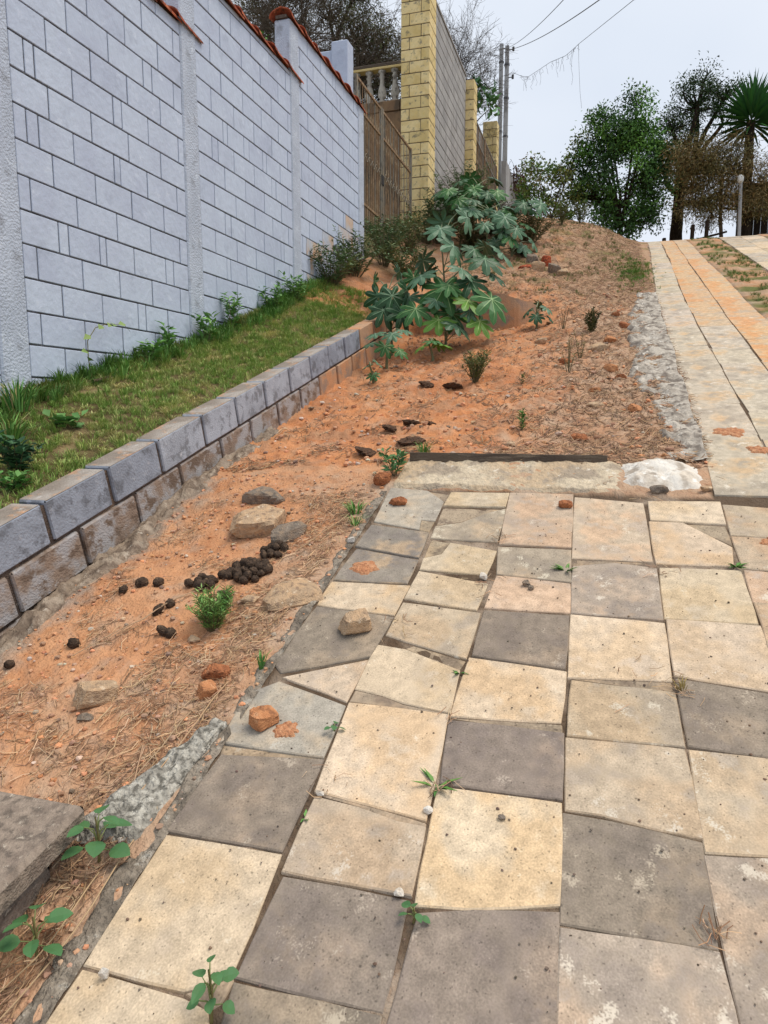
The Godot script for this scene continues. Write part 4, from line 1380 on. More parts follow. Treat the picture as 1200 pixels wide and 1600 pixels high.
func make_trees() -> void:
	var greens := [lin(66, 98, 50), lin(80, 118, 56), lin(54, 82, 44), lin(104, 146, 66)]
	var darks := [lin(48, 68, 42), lin(60, 80, 48), lin(74, 90, 54)]
	tree("leafy_tree", "dense dark green tree with bright upper shoots, left of the crest", Vector3(0.10, 5.15, -18.5), Vector3(0.25, 5.9, -18.5),
		[[0.03, 7.76, 18.5, .63], [.58, 7.98, 18.5, .56], [-.29, 6.79, 18.5, .64], [.77, 6.98, 18.5, .63], [.17, 6.17, 18.5, .55], [-.51, 7.53, 18.5, .39], [.48, 8.64, 18.5, .24], [-.45, 8.30, 18.5, .21], [-.21, 8.41, 18.5, .18], [.95, 6.19, 18.5, .42], [1.10, 7.44, 18.5, .35]],
		0.075, 210, 120, 0.27, 0.085, 0.04, greens, M.bark_dark)
	tree("leafy_tree", "tall dark tree with a thick leaning trunk and thin high crown", Vector3(1.53, 5.2, -19.2), Vector3(1.56, 6.7, -19.2),
		[[1.85, 8.86, 19.2, .60], [1.34, 8.36, 19.2, .42], [2.39, 8.87, 19.2, .39], [1.62, 7.97, 19.2, .33], [1.22, 7.51, 19.2, .38], [1.96, 9.26, 19.2, .22], [2.43, 8.31, 19.2, .30], [2.1, 6.5, 19.2, .3], [1.75, 6.9, 19.2, .3]],
		0.17, 100, 90, 0.26, 0.075, 0.032, darks, M.bark_dark)
	var browns := [lin(118, 100, 62), lin(132, 110, 70), lin(98, 90, 56), lin(108, 102, 62)]
	tree("cypress_tree", "olive-brown feathery tree on a slim pale trunk", Vector3(2.41, 5.1, -17.6), Vector3(2.28, 6.6, -17.6),
		[[1.57, 6.97, 17.6, .42], [2.03, 6.87, 17.6, .53], [2.53, 6.82, 17.6, .47], [1.75, 6.17, 17.6, .42], [2.32, 6.25, 17.6, .40], [2.71, 6.02, 17.6, .34], [3.05, 6.51, 17.6, .33], [2.10, 5.84, 17.6, .24], [3.15, 5.92, 17.6, .27]],
		0.045, 170, 150, 0.32, 0.085, 0.016, browns, M.bark_pale, 0.5)
	var olives := [lin(108, 134, 68), lin(90, 118, 58), lin(130, 138, 76), lin(122, 116, 70)]
	tree("thin_shrub", "sparse airy shrub on the bank beside the grey end post", Vector3(-1.38, 5.7, -18.5), Vector3(-1.36, 6.2, -18.5),
		[[-1.72, 7.39, 18.5, .34], [-1.12, 7.19, 18.5, .40], [-.80, 6.69, 18.5, .31], [-1.55, 6.67, 18.5, .43], [-1.01, 6.26, 18.5, .37], [-1.86, 6.85, 18.5, .28], [-.77, 7.84, 18.5, .18], [-.98, 7.50, 18.5, .18]],
		0.035, 70, 60, 0.24, 0.095, 0.045, olives, M.bark)
	# spiky yucca
	var y := thing("yucca", "tall yucca with a spiky dark green head at the right edge", "tree", Vector3(2.88, 5.1, -18.0), "trees along the crest")
	var st := Geo.new()
	limb(st, Vector3(0, -0.2, 0), Vector3(-0.05, 2.68, 0), 0.13, 0.09, 0.05, Color.WHITE, 8, 9)
	part(y, "trunk", st.mesh(), M.bark_dark)
	for k in 190:
		var a := k * 2.39996
		var e := lerpf(-0.85, 1.45, sqrt((k + 0.5) / 190.0))
		var d := Vector3(cos(a) * cos(e), sin(e), sin(a) * cos(e))
		if k < 12:
			var g := Geo.new()
			g.leaf(Vector3.ZERO, Vector3(0, 0, -1), Vector3.UP, 0.80, 0.06, lin(52 + k, 92 + k * 2, 50))
			boxes["yl%d" % k] = g.mesh()
		var l := part(y, "leaf", boxes["yl%d" % (k % 12)], M.leaf, Vector3(-0.05, 2.58 + 0.24 * k / 190.0, 0) + d * 0.05)
		l.basis = Basis.looking_at(d, Vector3.UP if absf(d.y) < 0.98 else Vector3.RIGHT).scaled(Vector3.ONE * rng.randf_range(0.8, 1.08))
	# trees behind the walls
	var pines := [lin(92, 94, 62), lin(78, 84, 56), lin(108, 98, 70), lin(98, 106, 64)]
	tree("pine_tree", "dark olive pine crown above the gate column", Vector3(-7.0, 6.2, -19.0), Vector3(-6.9, 9.6, -19.0),
		[[-6.46, 11.31, 19, .67], [-6.82, 10.12, 19, .61], [-5.76, 11.06, 19, .40], [-5.76, 10.07, 19, .50], [-7.54, 10.53, 19, .41], [-7.25, 11.89, 19, .44], [-6.20, 10.66, 19, .50], [-6.0, 9.5, 19, .5], [-5.3, 10.4, 19, .4], [-6.6, 12.4, 19, .6]],
		0.16, 200, 80, 0.42, 0.13, 0.022, pines, M.bark_dark, 0.0, "trees behind the walls")
	tree("pine_tree", "smaller dark pine crown at the top left behind the wall", Vector3(-9.0, 6.2, -19.5), Vector3(-8.9, 10.4, -19.5),
		[[-9.14, 12.2, 19, .52], [-8.08, 11.35, 19, .44], [-8.5, 12.6, 19, .5], [-9.3, 11.4, 19, .4]],
		0.12, 80, 80, 0.40, 0.13, 0.022, pines, M.bark_dark, 0.0, "trees behind the walls")
	tree("leafy_tree", "small bright green sapling glimpsed behind the tiled wall step", Vector3(-5.6, 6.0, -11.5), Vector3(-5.6, 6.9, -11.5),
		[[-5.55, 7.35, 11.5, .24], [-5.35, 7.15, 11.5, .18]], 0.03, 14, 30, 0.2, 0.08, 0.05, [lin(92, 136, 52), lin(76, 120, 48)], M.bark, 0.0, "trees behind the walls")
	tree("leafy_tree", "drooping big-leaved green tree beside the slim yellow pillar", Vector3(-3.9, 6.6, -18.9), Vector3(-3.6, 8.4, -18.8),
		[[-3.14, 9.22, 18.7, .25], [-3.26, 9.5, 18.7, .22], [-2.95, 8.95, 18.6, .14]], 0.04, 13, 9, 0.24, 0.22, 0.10, [lin(84, 124, 76), lin(70, 108, 66)], M.bark, 0.6, "trees behind the walls")
	rng.seed = 101
	bare_tree("spreading bare tree with fine grey branches above the tiled wall", Vector3(-7.8, 7.1, -16.6), [[-0.25, 1.0, -0.1, 1.0], [0.1, 1.0, 0.1, 1.1], [0.55, 0.9, 0.1, 1.25], [0.9, 0.75, 0.0, 1.35], [-0.6, 0.9, 0.2, 1.0], [0.35, 1.0, -0.3, 1.1]], 2.1, 0.15)
	rng.seed = 102
	bare_tree("thin bare tree leaning out behind the tall weathered wall", Vector3(-5.0, 8.0, -20.5), [[0.5, 1.0, 0.0, 1.0], [0.8, 0.8, 0.1, 1.1], [0.25, 1.0, 0.1, 1.1], [0.9, 0.7, 0.1, 0.9], [0.6, 0.9, -0.2, 1.0]], 1.42, 0.08)


func make_crest() -> void:
	var o := thing("lamp_post", "thin pole with a white lamp head at the crest", "lamp", Vector3(2.64, 4.95, -17.2))
	bar(o, "pole", Vector3(0, -0.1, 0), Vector3(-0.05, 1.36, 0), 0.035, M.concrete, 8)
	part(o, "lamp_head", lump_mesh(3, 0.1, 8), M.lamp_glass, Vector3(-0.06, 1.42, 0.02), Vector3.ZERO, Vector3(0.13, 0.18, 0.16))
	var hut := thing("dark_shed", "dark board shed half hidden under trees at the right edge", "shed", Vector3(3.75, 5.2, -18.9))
	for k in 11:
		part(hut, "board", block_mesh(0.03, 1.35, 0.138, 0.004), M.shed, Vector3(-0.75 + 0.145 * k, 0.62, 0.6 + rng.randf_range(-0.006, 0.006)))
	for k in 8:
		part(hut, "board", block_mesh(0.14, 1.35, 0.03, 0.004), M.shed, Vector3(-0.84, 0.62, 0.52 - 0.148 * k))
	part(hut, "roof", block_mesh(1.7, 0.05, 2.0, 0.01), M.plank, Vector3(0, 1.36, 0), Vector3(0.1, 0, 0))
	for f in [[1.70, 0.62, "short dark fence post in the gap between tree trunks"], [1.98, 0.68, "dark fence post nearest the pale slim trunk"], [1.15, 0.38, "low dark stump post at the top of the drive"]]:
		var p := thing("fence_post", f[2], "post", Vector3(f[0], 5.0, -17.15), "posts along the crest")
		part(p, "post", block_mesh(0.07, f[1], 0.07, 0.012), M.bark_dark, Vector3(0, f[1] * 0.5 - 0.1, 0), Vector3(0, rng.randf(), rng.randf_range(-0.06, 0.06)))
	var lg := Geo.new()
	limb(lg, Vector3(1.5, 5.12, -17.2), Vector3(2.4, 5.36, -17.3), 0.03, 0.022, 0.05, Color.WHITE, 6, 6)
	limb(lg, Vector3(1.9, 5.16, -17.25), Vector3(2.5, 5.2, -17.3), 0.05, 0.03, 0.04, Color.WHITE, 6, 6)
	solo("fallen_branch", "fallen branch propped against the fence posts at the crest", "branch", lg.mesh(), M.bark_dark)


# ------------------------------------------------------------------ loose things
func stone(called: String, label: String, u: float, v: float, size: Vector3, turn: float, s: int, m: Material, group := "", planes := 14, sink := 0.3, on_slab := false, rough := 0.05) -> void:
	var key := "rock%d_%d" % [s, planes]
	if not boxes.has(key):
		boxes[key] = rock_mesh(s, planes, rough)
	var p := at(u, v)
	if on_slab:
		p.y = lane(u) + 0.003
	p.y += size.y * (0.42 - sink)
	solo(called, label, "clod" if called == "soil_clod" else "pebble" if called == "pebble" else "rock", boxes[key], m, p, Vector3(0.3, turn, rng.randf_range(-0.1, 0.1)), size, group)


func make_stones() -> void:
	stone("rock", "pale split rock with a flat cream top, below the retaining wall", 3.16, -1.62, Vector3(.30, .13, .24), 0.3, 1, M.stone_pale, "rocks on the soil", 9, .18)
	stone("rock", "dark flat rock resting just behind the pale split rock", 3.45, -1.72, Vector3(.24, .09, .15), 0.2, 2, M.stone_grey, "rocks on the soil", 9, .2)
	stone("rock", "pointed dark rock between the pale rock and the dung heap", 3.02, -1.385, Vector3(.20, .085, .07), 0.9, 3, M.stone_grey, "rocks on the soil", 8, .2)
	stone("rock", "broad flat tan rock at the edge of the apron", 2.57, -1.155, Vector3(.25, .07, .20), 0.4, 4, M.stone, "rocks on the soil", 16, .25)
	stone("rock", "chunky tan rock lying on the dark apron slab", 2.37, -.822, Vector3(.115, .085, .09), 0.5, 5, M.stone, "rocks on the slabs", 8, .02, true)
	stone("rock", "small orange rock on the grey apron slab", 1.88, -.965, Vector3(.098, .062, .07), 0.8, 6, M.stone_orange, "rocks on the slabs", 8, .02, true)
	stone("rock", "long tan rock lying alone on the orange soil", 1.93, -1.60, Vector3(.155, .085, .085), 0.75, 7, M.stone, "rocks on the soil", 8, .1)
	stone("rock", "thin dark stone chip beside the long tan rock", 1.85, -1.594, Vector3(.055, .022, .035), 0.5, 8, M.stone_grey, "rocks on the soil", 9, .1)
	stone("soil_clod", "brown clod of earth above a small pale stone", 2.075, -1.23, Vector3(.10, .06, .06), 0.3, 9, M.clod, "earth clods", 20, .2)
	stone("rock", "small pale stone below the brown clod by the apron edge", 1.985, -1.213, Vector3(.08, .05, .045), 0.9, 10, M.stone_orange, "rocks on the soil", 9, .15)
	stone("rock", "little cream stone below the feathery green tuft", 2.256, -1.434, Vector3(.042, .02, .035), 0.9, 11, M.stone_pale, "rocks on the soil", 10, .1)
	stone("rock", "flat pinkish stone right of the dung heap", 2.515, -1.325, Vector3(.075, .025, .05), 0.1, 12, M.stone_pale, "rocks on the soil", 10, .2)
	stone("rock", "cream stone touching the top of the feathery green tuft", 2.50, -1.49, Vector3(.08, .035, .05), 0.4, 13, M.stone_pale, "rocks on the soil", 10, .2)
	stone("soil_clod", "crumbling clod on the uppermost left apron slab", 3.37, -.949, Vector3(.095, .045, .055), 0.1, 14, M.clod, "earth clods", 24, .1, true, .12)
	stone("soil_clod", "brown clod on the large slab below the kerb plank", 3.41, -.144, Vector3(.075, .04, .05), 0.2, 15, M.clod, "earth clods", 24, .1, true, .12)
	stone("soil_clod", "reddish clod at the left end of the kerb", 3.585, -1.10, Vector3(.105, .085, .08), 0.2, 16, M.clod, "earth clods", 20, .15)
	stone("rock", "smooth grey stone in front of the plaster heap", 3.585, .272, Vector3(.09, .045, .05), 0.1, 17, M.stone_grey, "rocks on the slabs", 22, .05, true)
	stone("rock", "thin pale shard right of the plaster heap", 3.63, .492, Vector3(.07, .025, .03), 0.6, 18, M.stone_pale, "rocks on the slabs", 8, .05, true)
	stone("rock", "cream stone on open soil right of the castor plant", 7.1, -.577, Vector3(.10, .06, .07), 0.1, 19, M.stone_pale, "rocks on the soil", 10, .15)
	stone("rock", "flat tan stone in the litter left of the drive", 6.53, -.047, Vector3(.19, .09, .13), 0.1, 20, M.stone, "rocks on the soil", 11, .3)
	stone("rock", "flat pinkish stone in litter above the plaster heap", 4.95, -.041, Vector3(.13, .04, .09), 0.3, 21, M.stone, "rocks on the soil", 11, .25)
	stone("soil_clod", "orange clod in litter above the kerb plank", 4.36, -.119, Vector3(.11, .05, .08), 0.3, 22, M.clod, "earth clods", 22, .25)
	stone("rock", "small pale stone in soil above the middle of the plank", 4.20, -.50, Vector3(.06, .035, .045), 0.3, 23, M.stone_pale, "rocks on the soil", 10, .2)
	stone("rock", "rounded dark grey stone topping the rubble", 11.75, -1.13, Vector3(.22, .20, .18), 0.3, 24, M.stone_grey, "rubble on the bank", 22, .15)
	stone("brick_piece", "bright orange brick piece in the rubble", 11.5, -.90, Vector3(.17, .20, .15), 0.5, 25, M.brick, "rubble on the bank", 9, .1)
	stone("rock", "pale stone at the front of the rubble", 11.1, -.99, Vector3(.22, .16, .16), 0.2, 26, M.stone_pale, "rubble on the bank", 16, .15)
	stone("rock", "brown stone at the right of the rubble", 11.1, -.76, Vector3(.22, .17, .16), 0.9, 27, M.stone_grey, "rubble on the bank", 14, .15)
	stone("brick_piece", "flat orange tile piece at the left of the rubble", 11.2, -1.19, Vector3(.20, .06, .12), 0.2, 28, M.brick, "rubble on the bank", 9, .1)
	stone("rock", "tan stone lying right of the rubble", 10.7, -.62, Vector3(.18, .10, .12), 0.2, 29, M.stone, "rubble on the bank", 12, .2)
	var w := 0
	for q in [[5.3, -.05], [5.6, .12], [6.9, .05], [7.4, .18], [4.75, .2], [6.1, -.3], [5.9, .05], [8.0, .1]]:
		stone("soil_clod", ["orange clod in litter near the flat pinkish stone", "tan clod near the cement haunch foot", "dull clod above the flat tan stone", "orange clod near the upper haunch", "small clod right above the plaster heap", "orange clod left of the flat tan stone", "dull clod below the flat tan stone", "brown clod by the top of the haunch"][w], q[0], q[1], Vector3(.12, .07, .09) * rng.randf_range(.7, 1.3), rng.randf() * 3.0, 30 + w, M.clod if w % 2 else M.stone_orange, "earth clods", 22, .25)
		w += 1
	stone("pebble", "white pebble in the joint beside the large yellow slab", 1.675, -.388, Vector3(.028, .018, .022), .2, 40, M.pebble, "pebbles on the apron", 14, .05, true)
	stone("pebble", "white pebble beside the litter pile in a slab joint", 2.77, -.425, Vector3(.036, .022, .028), .2, 41, M.pebble, "pebbles on the apron", 14, .05, true)
	stone("pebble", "larger grey pebble of the pair on the pinkish slab", 2.74, -.252, Vector3(.032, .022, .026), .2, 42, M.stone_grey, "pebbles on the apron", 14, .05, true)
	stone("pebble", "smaller grey pebble of the pair on the pinkish slab", 2.715, -.232, Vector3(.024, .018, .02), .9, 43, M.stone_grey, "pebbles on the apron", 14, .05, true)
	stone("pebble", "white pebble at the soil edge above the grey slabs", 2.985, -1.06, Vector3(.04, .028, .03), .2, 44, M.pebble, "pebbles on the apron", 14, .05, true)
	stone("pebble", "white chip on the lowest tan slab at the left", 1.14, -.975, Vector3(.018, .03, .016), .2, 45, M.pebble, "pebbles on the apron", 8, .05, true)
	stone("pebble", "white chip between the tan slab and the dark bottom slab", 1.447, -.403, Vector3(.026, .014, .02), .2, 46, M.pebble, "pebbles on the apron", 10, .05, true)
	stone("pebble", "white chip on the joint left of the large yellow slab", 1.672, -.69, Vector3(.024, .014, .016), .2, 47, M.pebble, "pebbles on the apron", 10, .05, true)
	stone("pebble", "dark chip on the yellow slab near the grass seedling", 1.69, -.20, Vector3(.022, .012, .016), .2, 48, M.stone_grey, "pebbles on the apron", 10, .05, true)


func smear(label: String, u: float, v: float, r: float, s: int) -> void:   # a thin cake of orange soil trodden onto the concrete
	var g := Geo.new()
	var f := fast(0.8, 3, s)
	var n := 44
	var ring := func(k: int, t: float, y: float) -> Vector3:
		var a := TAU * k / n
		var d := r * t * (1.0 + 0.55 * f.get_noise_2d(cos(a) * 1.5, sin(a) * 1.5))
		var p := Vector2(cos(a) * d * 1.2, sin(a) * d)
		return Vector3(p.x, lane(u + p.y) - lane(u) + y + 0.003 * f.get_noise_2d(p.x * 60.0, p.y * 60.0), -p.y)
	for k in n:
		var b := (k + 1) % n
		g.quad(ring.call(k, 1.0, -0.004), ring.call(b, 1.0, -0.004), ring.call(b, 0.8, 0.007), ring.call(k, 0.8, 0.007))
		g.quad(ring.call(k, 0.8, 0.007), ring.call(b, 0.8, 0.007), ring.call(b, 0.4, 0.010), ring.call(k, 0.4, 0.010))
		g.tri(ring.call(k, 0.4, 0.010), ring.call(b, 0.4, 0.010), Vector3(0, 0.011, 0))
	solo("soil_smear", label, "soil", g.mesh(), M.smear, Vector3(v, lane(u), -u), Vector3.ZERO, Vector3.ONE, "soil smears on the concrete", "thing")


func make_dung() -> void:
	smear("orange soil smear on the grey slab at the left edge of the apron", 2.79, -.93, .05, 1)
	smear("crumbled orange soil beside the small orange rock", 1.875, -.875, .035, 2)
	smear("larger orange soil smear on the drive near the plaster heap", 4.42, .70, .075, 3)
	smear("orange soil smear at the right edge of the drive", 4.15, .80, .05, 4)
	smear("orange soil smear on the pinkish slab at the right edge", 3.17, .70, .05, 5)
	var shapes := [lump_mesh(71, 0.3), lump_mesh(72, 0.35), lump_mesh(73, 0.4)]
	var drop := func(u: float, v: float, lift: float, d: float, label: String) -> void:
		solo("dung_ball", label, "dung", shapes[rng.randi() % 3], M.dung, at(u, v, d * 0.30 + lift), Vector3(rng.randf() * 3, rng.randf() * 6, rng.randf() * 3), Vector3(d * rng.randf_range(1.0, 1.35), d * rng.randf_range(0.75, 0.95), d), "dung on the soil")
	for k in 26:   # the main heap
		var a := k * 2.4
		var r := 0.105 * sqrt((k + 0.5) / 26.0)
		drop.call(2.735 + sin(a) * r * 0.8, -1.455 + cos(a) * r, 0.032 * maxf(0.0, 1.0 - r / 0.085), rng.randf_range(.034, .05), "dark dung ball in the largest heap on the soil")
	for k in 9:
		var a := k * 2.4
		var r := 0.055 * sqrt((k + 0.5) / 9.0)
		drop.call(2.90 + sin(a) * r, -1.41 + cos(a) * r, 0.018 * (1.0 - r / 0.055), rng.randf_range(.032, .045), "dark dung ball in the small heap beside the pointed rock")
	for k in 7:
		var a := k * 2.4
		var r := 0.075 * sqrt((k + 0.5) / 7.0)
		drop.call(2.625 + sin(a) * r * 0.6, -1.615 + cos(a) * r, 0.008, rng.randf_range(.034, .046), "dark dung ball in the loose row left of the largest heap")
	var lone := [[2.627, -1.917, .056, "oval dung ball nearest the retaining wall, left of a smaller one"], [2.63, -1.835, .042, "dung ball just right of the oval one by the wall"], [2.555, -1.962, .04, "small dung ball below the oval one by the wall"],
		[2.535, -1.455, .05, "dung ball touching the cream stone by the green tuft"], [2.50, -1.44, .045, "lower dung ball beside the cream stone by the tuft"], [2.46, -1.665, .042, "dung ball left of the tuft, upper of a close pair"], [2.42, -1.695, .046, "dung ball left of the tuft, lower of a close pair"],
		[2.285, -1.585, .044, "left ball of the joined pair below the tuft"], [2.285, -1.55, .044, "right ball of the joined pair below the tuft"], [2.219, -1.947, .046, "upright dung ball standing alone on open soil"], [2.066, -2.115, .038, "dung ball at the left edge near the wall foot"]]
	for q in lone:
		drop.call(q[0], q[1], 0.0, q[2], q[3])
	var names := ["dark earth lump at the left of the dark lumps above the kerb", "dark earth lump in the middle of the dark lumps above the kerb", "dark earth lump at the right of the dark lumps above the kerb", "dark earth lump below the spiky bush", "blackish lump left of the spiky bush", "blackish lump near the kerb's left end", "dark lump beside the grass tuft at the plank"]
	var spots := [[4.62, -1.36], [4.68, -1.22], [4.74, -1.10], [5.75, -1.16], [5.85, -1.40], [4.1, -1.35], [4.25, -1.12]]
	for k in 7:
		stone("soil_clod", names[k], spots[k][0], spots[k][1], Vector3(.17, .045, .12) * rng.randf_range(.7, 1.15), rng.randf() * 3, 80 + k, M.peat, "dark earth lumps", 26, .2, false, .35)


func straws(n: int, zone: Callable, short: float, long: float, tones: Array, thick := 1.0) -> Geo:
	var g := Geo.new()
	var made := 0
	var tries := 0
	while made < n and tries < n * 12:
		tries += 1
		var p: Vector2 = zone.call()
		if p.x < -90.0:
			continue
		var a := rng.randf() * TAU
		var l := rng.randf_range(short, long)
		var d := Vector2(cos(a), sin(a)) * l * 0.5
		var bend := Vector2(-d.y, d.x) * rng.randf_range(-0.35, 0.35)
		var q := []
		for t in [-1.0, 0.0, 1.0]:
			var w: Vector2 = p + d * t + bend * (1.0 - t * t)
			var y := surface(w.y, w.x)
			if paved(w.y, w.x):
				y = lane(w.y) + 0.004
			q.append(Vector3(w.x, y + 0.002 + rng.randf_range(0.0, 0.010), -w.y))
		var s := Vector3(-d.y, 0, -d.x).normalized() * rng.randf_range(0.0007, 0.0016) * thick
		var col := jitter(tones[rng.randi() % tones.size()], 0.25)
		var up := Vector3(0, absf(s.length()) * 1.2, 0)
		for k in 2:
			g.quad(q[k] - s, q[k + 1] - s, q[k + 1] + up, q[k] + up, col)
			g.quad(q[k] + up, q[k + 1] + up, q[k + 1] + s, q[k] + s, col)
		made += 1
	return g


func make_litter() -> void:
	var tones := [lin(184, 150, 118), lin(164, 132, 102), lin(142, 112, 88), lin(200, 170, 136), lin(122, 96, 76)]
	var lower := func() -> Vector2:
		var u := rng.randf_range(0.75, 3.5)
		var v := rng.randf_range(-2.2, -1.13)
		var want := smoothstep(-1.75, -1.12, v) + 0.5 * smoothstep(2.4, 1.2, u) + 0.9 * na.get_noise_2d(u * 3.0, v * 3.0) - 0.12
		return Vector2(v, u) if rng.randf() < want else Vector2(-99, 0)
	solo("straw_litter", "dry brown grass stalks matted over the soil beside the apron", "straw", straws(6000, lower, 0.02, 0.085, tones).mesh(), M.dry, Vector3.ZERO, Vector3.ZERO, Vector3.ONE, "", "stuff")
	var upper := func() -> Vector2:
		var u := 3.9 + 12.0 * pow(rng.randf(), 1.25)
		var v := rng.randf_range(-2.2, 0.55)
		var want := smoothstep(-0.9, 0.1, v) * 0.9 + 0.08 + 0.5 * smoothstep(8.4, 9.4, u) + 0.9 * na.get_noise_2d(u * 2.0, v * 3.0)
		return Vector2(v, u) if rng.randf() < want else Vector2(-99, 0)
	solo("dry_grass_litter", "withered grass stalks strewn over the soil above the kerb", "straw", straws(20000, upper, 0.03, 0.12, [tones[0], tones[1], tones[2], tones[4], tones[4]], 1.9).mesh(), M.dry, Vector3.ZERO, Vector3.ZERO, Vector3.ONE, "", "stuff")
	var joints := func() -> Vector2:
		var spots := [[2.42, -.70, .09], [2.72, -.40, .06], [3.57, .3, .16], [3.6, .0, .12], [2.90, .26, .05], [2.25, .25, .05], [3.1, -.40, .04], [1.75, -.38, .03], [1.72, -.70, .05], [2.0, -.40, .03], [1.5, .27, .03], [2.26, .1, .1]]
		var q: Array = spots[rng.randi() % spots.size()]
		return Vector2(q[1] + rng.randfn() * q[2] * 0.7, q[0] + rng.randfn() * q[2] * 0.7)
	solo("joint_litter", "wisps of dry grass caught in the apron joints", "straw", straws(150, joints, 0.015, 0.055, tones).mesh(), M.dry, Vector3.ZERO, Vector3.ZERO, Vector3.ONE, "", "stuff")
	# long loose stalks
	var long := Geo.new()
	for q in [[1.35, -1.25, 2.05, -1.15], [1.42, -1.22, 1.75, -1.28], [1.0, -1.15, 1.45, -1.10], [1.05, -1.2, 1.35, -1.13], [2.15, -1.9, 2.62, -1.55], [2.2, -1.85, 2.55, -1.6], [1.62, -1.42, 1.8, -1.40], [1.5, -1.3, 1.9, -1.2], [2.9, -1.3, 3.3, -1.12], [4.1, .1, 4.5, .3], [5.1, -.2, 5.3, .2], [8.2, .0, 8.6, .3]]:
		var line := PackedVector3Array()
		var rad := PackedFloat32Array()
		for k in 8:
			var t := k / 7.0
			line.append(at(lerpf(q[0], q[2], t), lerpf(q[1], q[3], t) + 0.03 * sin(t * 4.0), 0.008 + 0.02 * sin(t * PI)))
			rad.append(0.0022)
		long.tube(line, rad, 4, jitter(lin(176, 148, 116), 0.15))
	solo("long_stalks", "long pale dead stalks lying across the straw", "straw", long.mesh(), M.dry, Vector3.ZERO, Vector3.ZERO, Vector3.ONE, "", "stuff")
	# crumbs of earth and stone
	var kinds := [rock_mesh(91, 10, 0.1, 4), rock_mesh(92, 14, 0.1, 4)]
	for s in 2:
		var mm := MultiMesh.new()
		mm.transform_format = MultiMesh.TRANSFORM_3D
		mm.use_colors = true
		mm.mesh = kinds[s]
		var n := 3600 if s == 0 else 4500
		mm.instance_count = n
		for k in n:
			var u: float
			var v: float
			var slabbed := k % 12 == 0
			if slabbed:
				u = rng.randf_range(0.95, 3.55)
				v = rng.randf_range(-1.03, 0.8)
			elif s == 0:
				u = rng.randf_range(0.8, 3.8)
				v = rng.randf_range(-2.28, -1.06)
			else:
				u = 3.9 + 6.0 * pow(rng.randf(), 1.4)
				v = rng.randf_range(-2.25, 0.55)
			var d := 0.005 + 0.02 * pow(rng.randf(), 3.5) * (1.0 if s == 0 else 1.9)
			if slabbed:
				d = 0.003 + 0.006 * pow(rng.randf(), 3.0)
			var y := lane(u) + 0.002 if paved(u, v) else surface(u, v)
			mm.set_instance_transform(k, Transform3D(Basis.from_euler(Vector3(rng.randf() * 6, rng.randf() * 6, rng.randf() * 6)).scaled(Vector3(d, d * 0.7, d)), Vector3(v, y + d * 0.15, -u)))
			var c := jitter([Color(.56, .27, .14), Color(.42, .25, .16), Color(.5, .38, .27), Color(.26, .18, .13), Color(.5, .42, .34)][rng.randi() % (5 if rng.randf() < 0.3 else 2)], 0.25)
			if slabbed:
				c = jitter(Color(.14, .10, .075), 0.4)
			mm.set_instance_color(k, c)
		var o := MultiMeshInstance3D.new()
		o.multimesh = mm
		o.material_override = M.gravel
		o.name = "gravel" if s == 0 else "soil_crumbs"
		add_child(o)
		tag(o, ["crumbs of earth and grit beside the apron", "crumbs of earth strewn over the upper soil"][s], "gravel", "", "stuff")


func lawn(called: String, label: String, n: int, pick: Callable, tall: float, tones: Array, s: int) -> void:
	rng.seed = s
	var g := Geo.new()
	blades(g, Vector3.ZERO, 15, 1.0, 0.75, 0.055, [Color(1, 1, 1), Color(.8, .85, .8), Color(1, .92, .7), Color(.7, .8, .7)])
	var mm := MultiMesh.new()
	mm.transform_format = MultiMesh.TRANSFORM_3D
	mm.use_colors = true
	mm.mesh = g.mesh()
	mm.instance_count = n
	for k in n:
		var p: Vector2 = pick.call()
		var h := tall * rng.randf_range(0.55, 1.2)
		var dry := clampf(nb.get_noise_2d(p.y * 2.5, p.x * 4.0) * 2.2 + rng.randf_range(-0.45, 0.35), 0, 1)
		mm.set_instance_transform(k, Transform3D(Basis(Vector3.UP, rng.randf() * TAU).scaled(Vector3(h * 1.2, h * (1.0 - 0.35 * dry), h * 1.2)), at(p.y, p.x, -0.006)))
		var c: Color = tones[rng.randi() % (tones.size() - 1)].lerp(tones[tones.size() - 1], dry * 0.8)
		mm.set_instance_color(k, jitter(c, 0.15))
	var o := MultiMeshInstance3D.new()
	o.multimesh = mm
	o.material_override = M.leaf
	o.name = called
	add_child(o)
	tag(o, label, "grass", "", "stuff")


func clumped(v0: float, v1: float, u0: float, u1: float, least: float) -> Vector2:   # a random spot where the grass grows in patches
	for k in 40:
		var u := rng.randf_range(u0, u1)
		var v := rng.randf_range(v0, v1)
		if na.get_noise_2d(u * 1.1 + 300.0, v * 2.0) + rng.randf_range(-0.08, 0.08) > least:
			return Vector2(v, u)
	return Vector2(lerpf(v0, v1, 0.5), lerpf(u0, u1, 0.4))


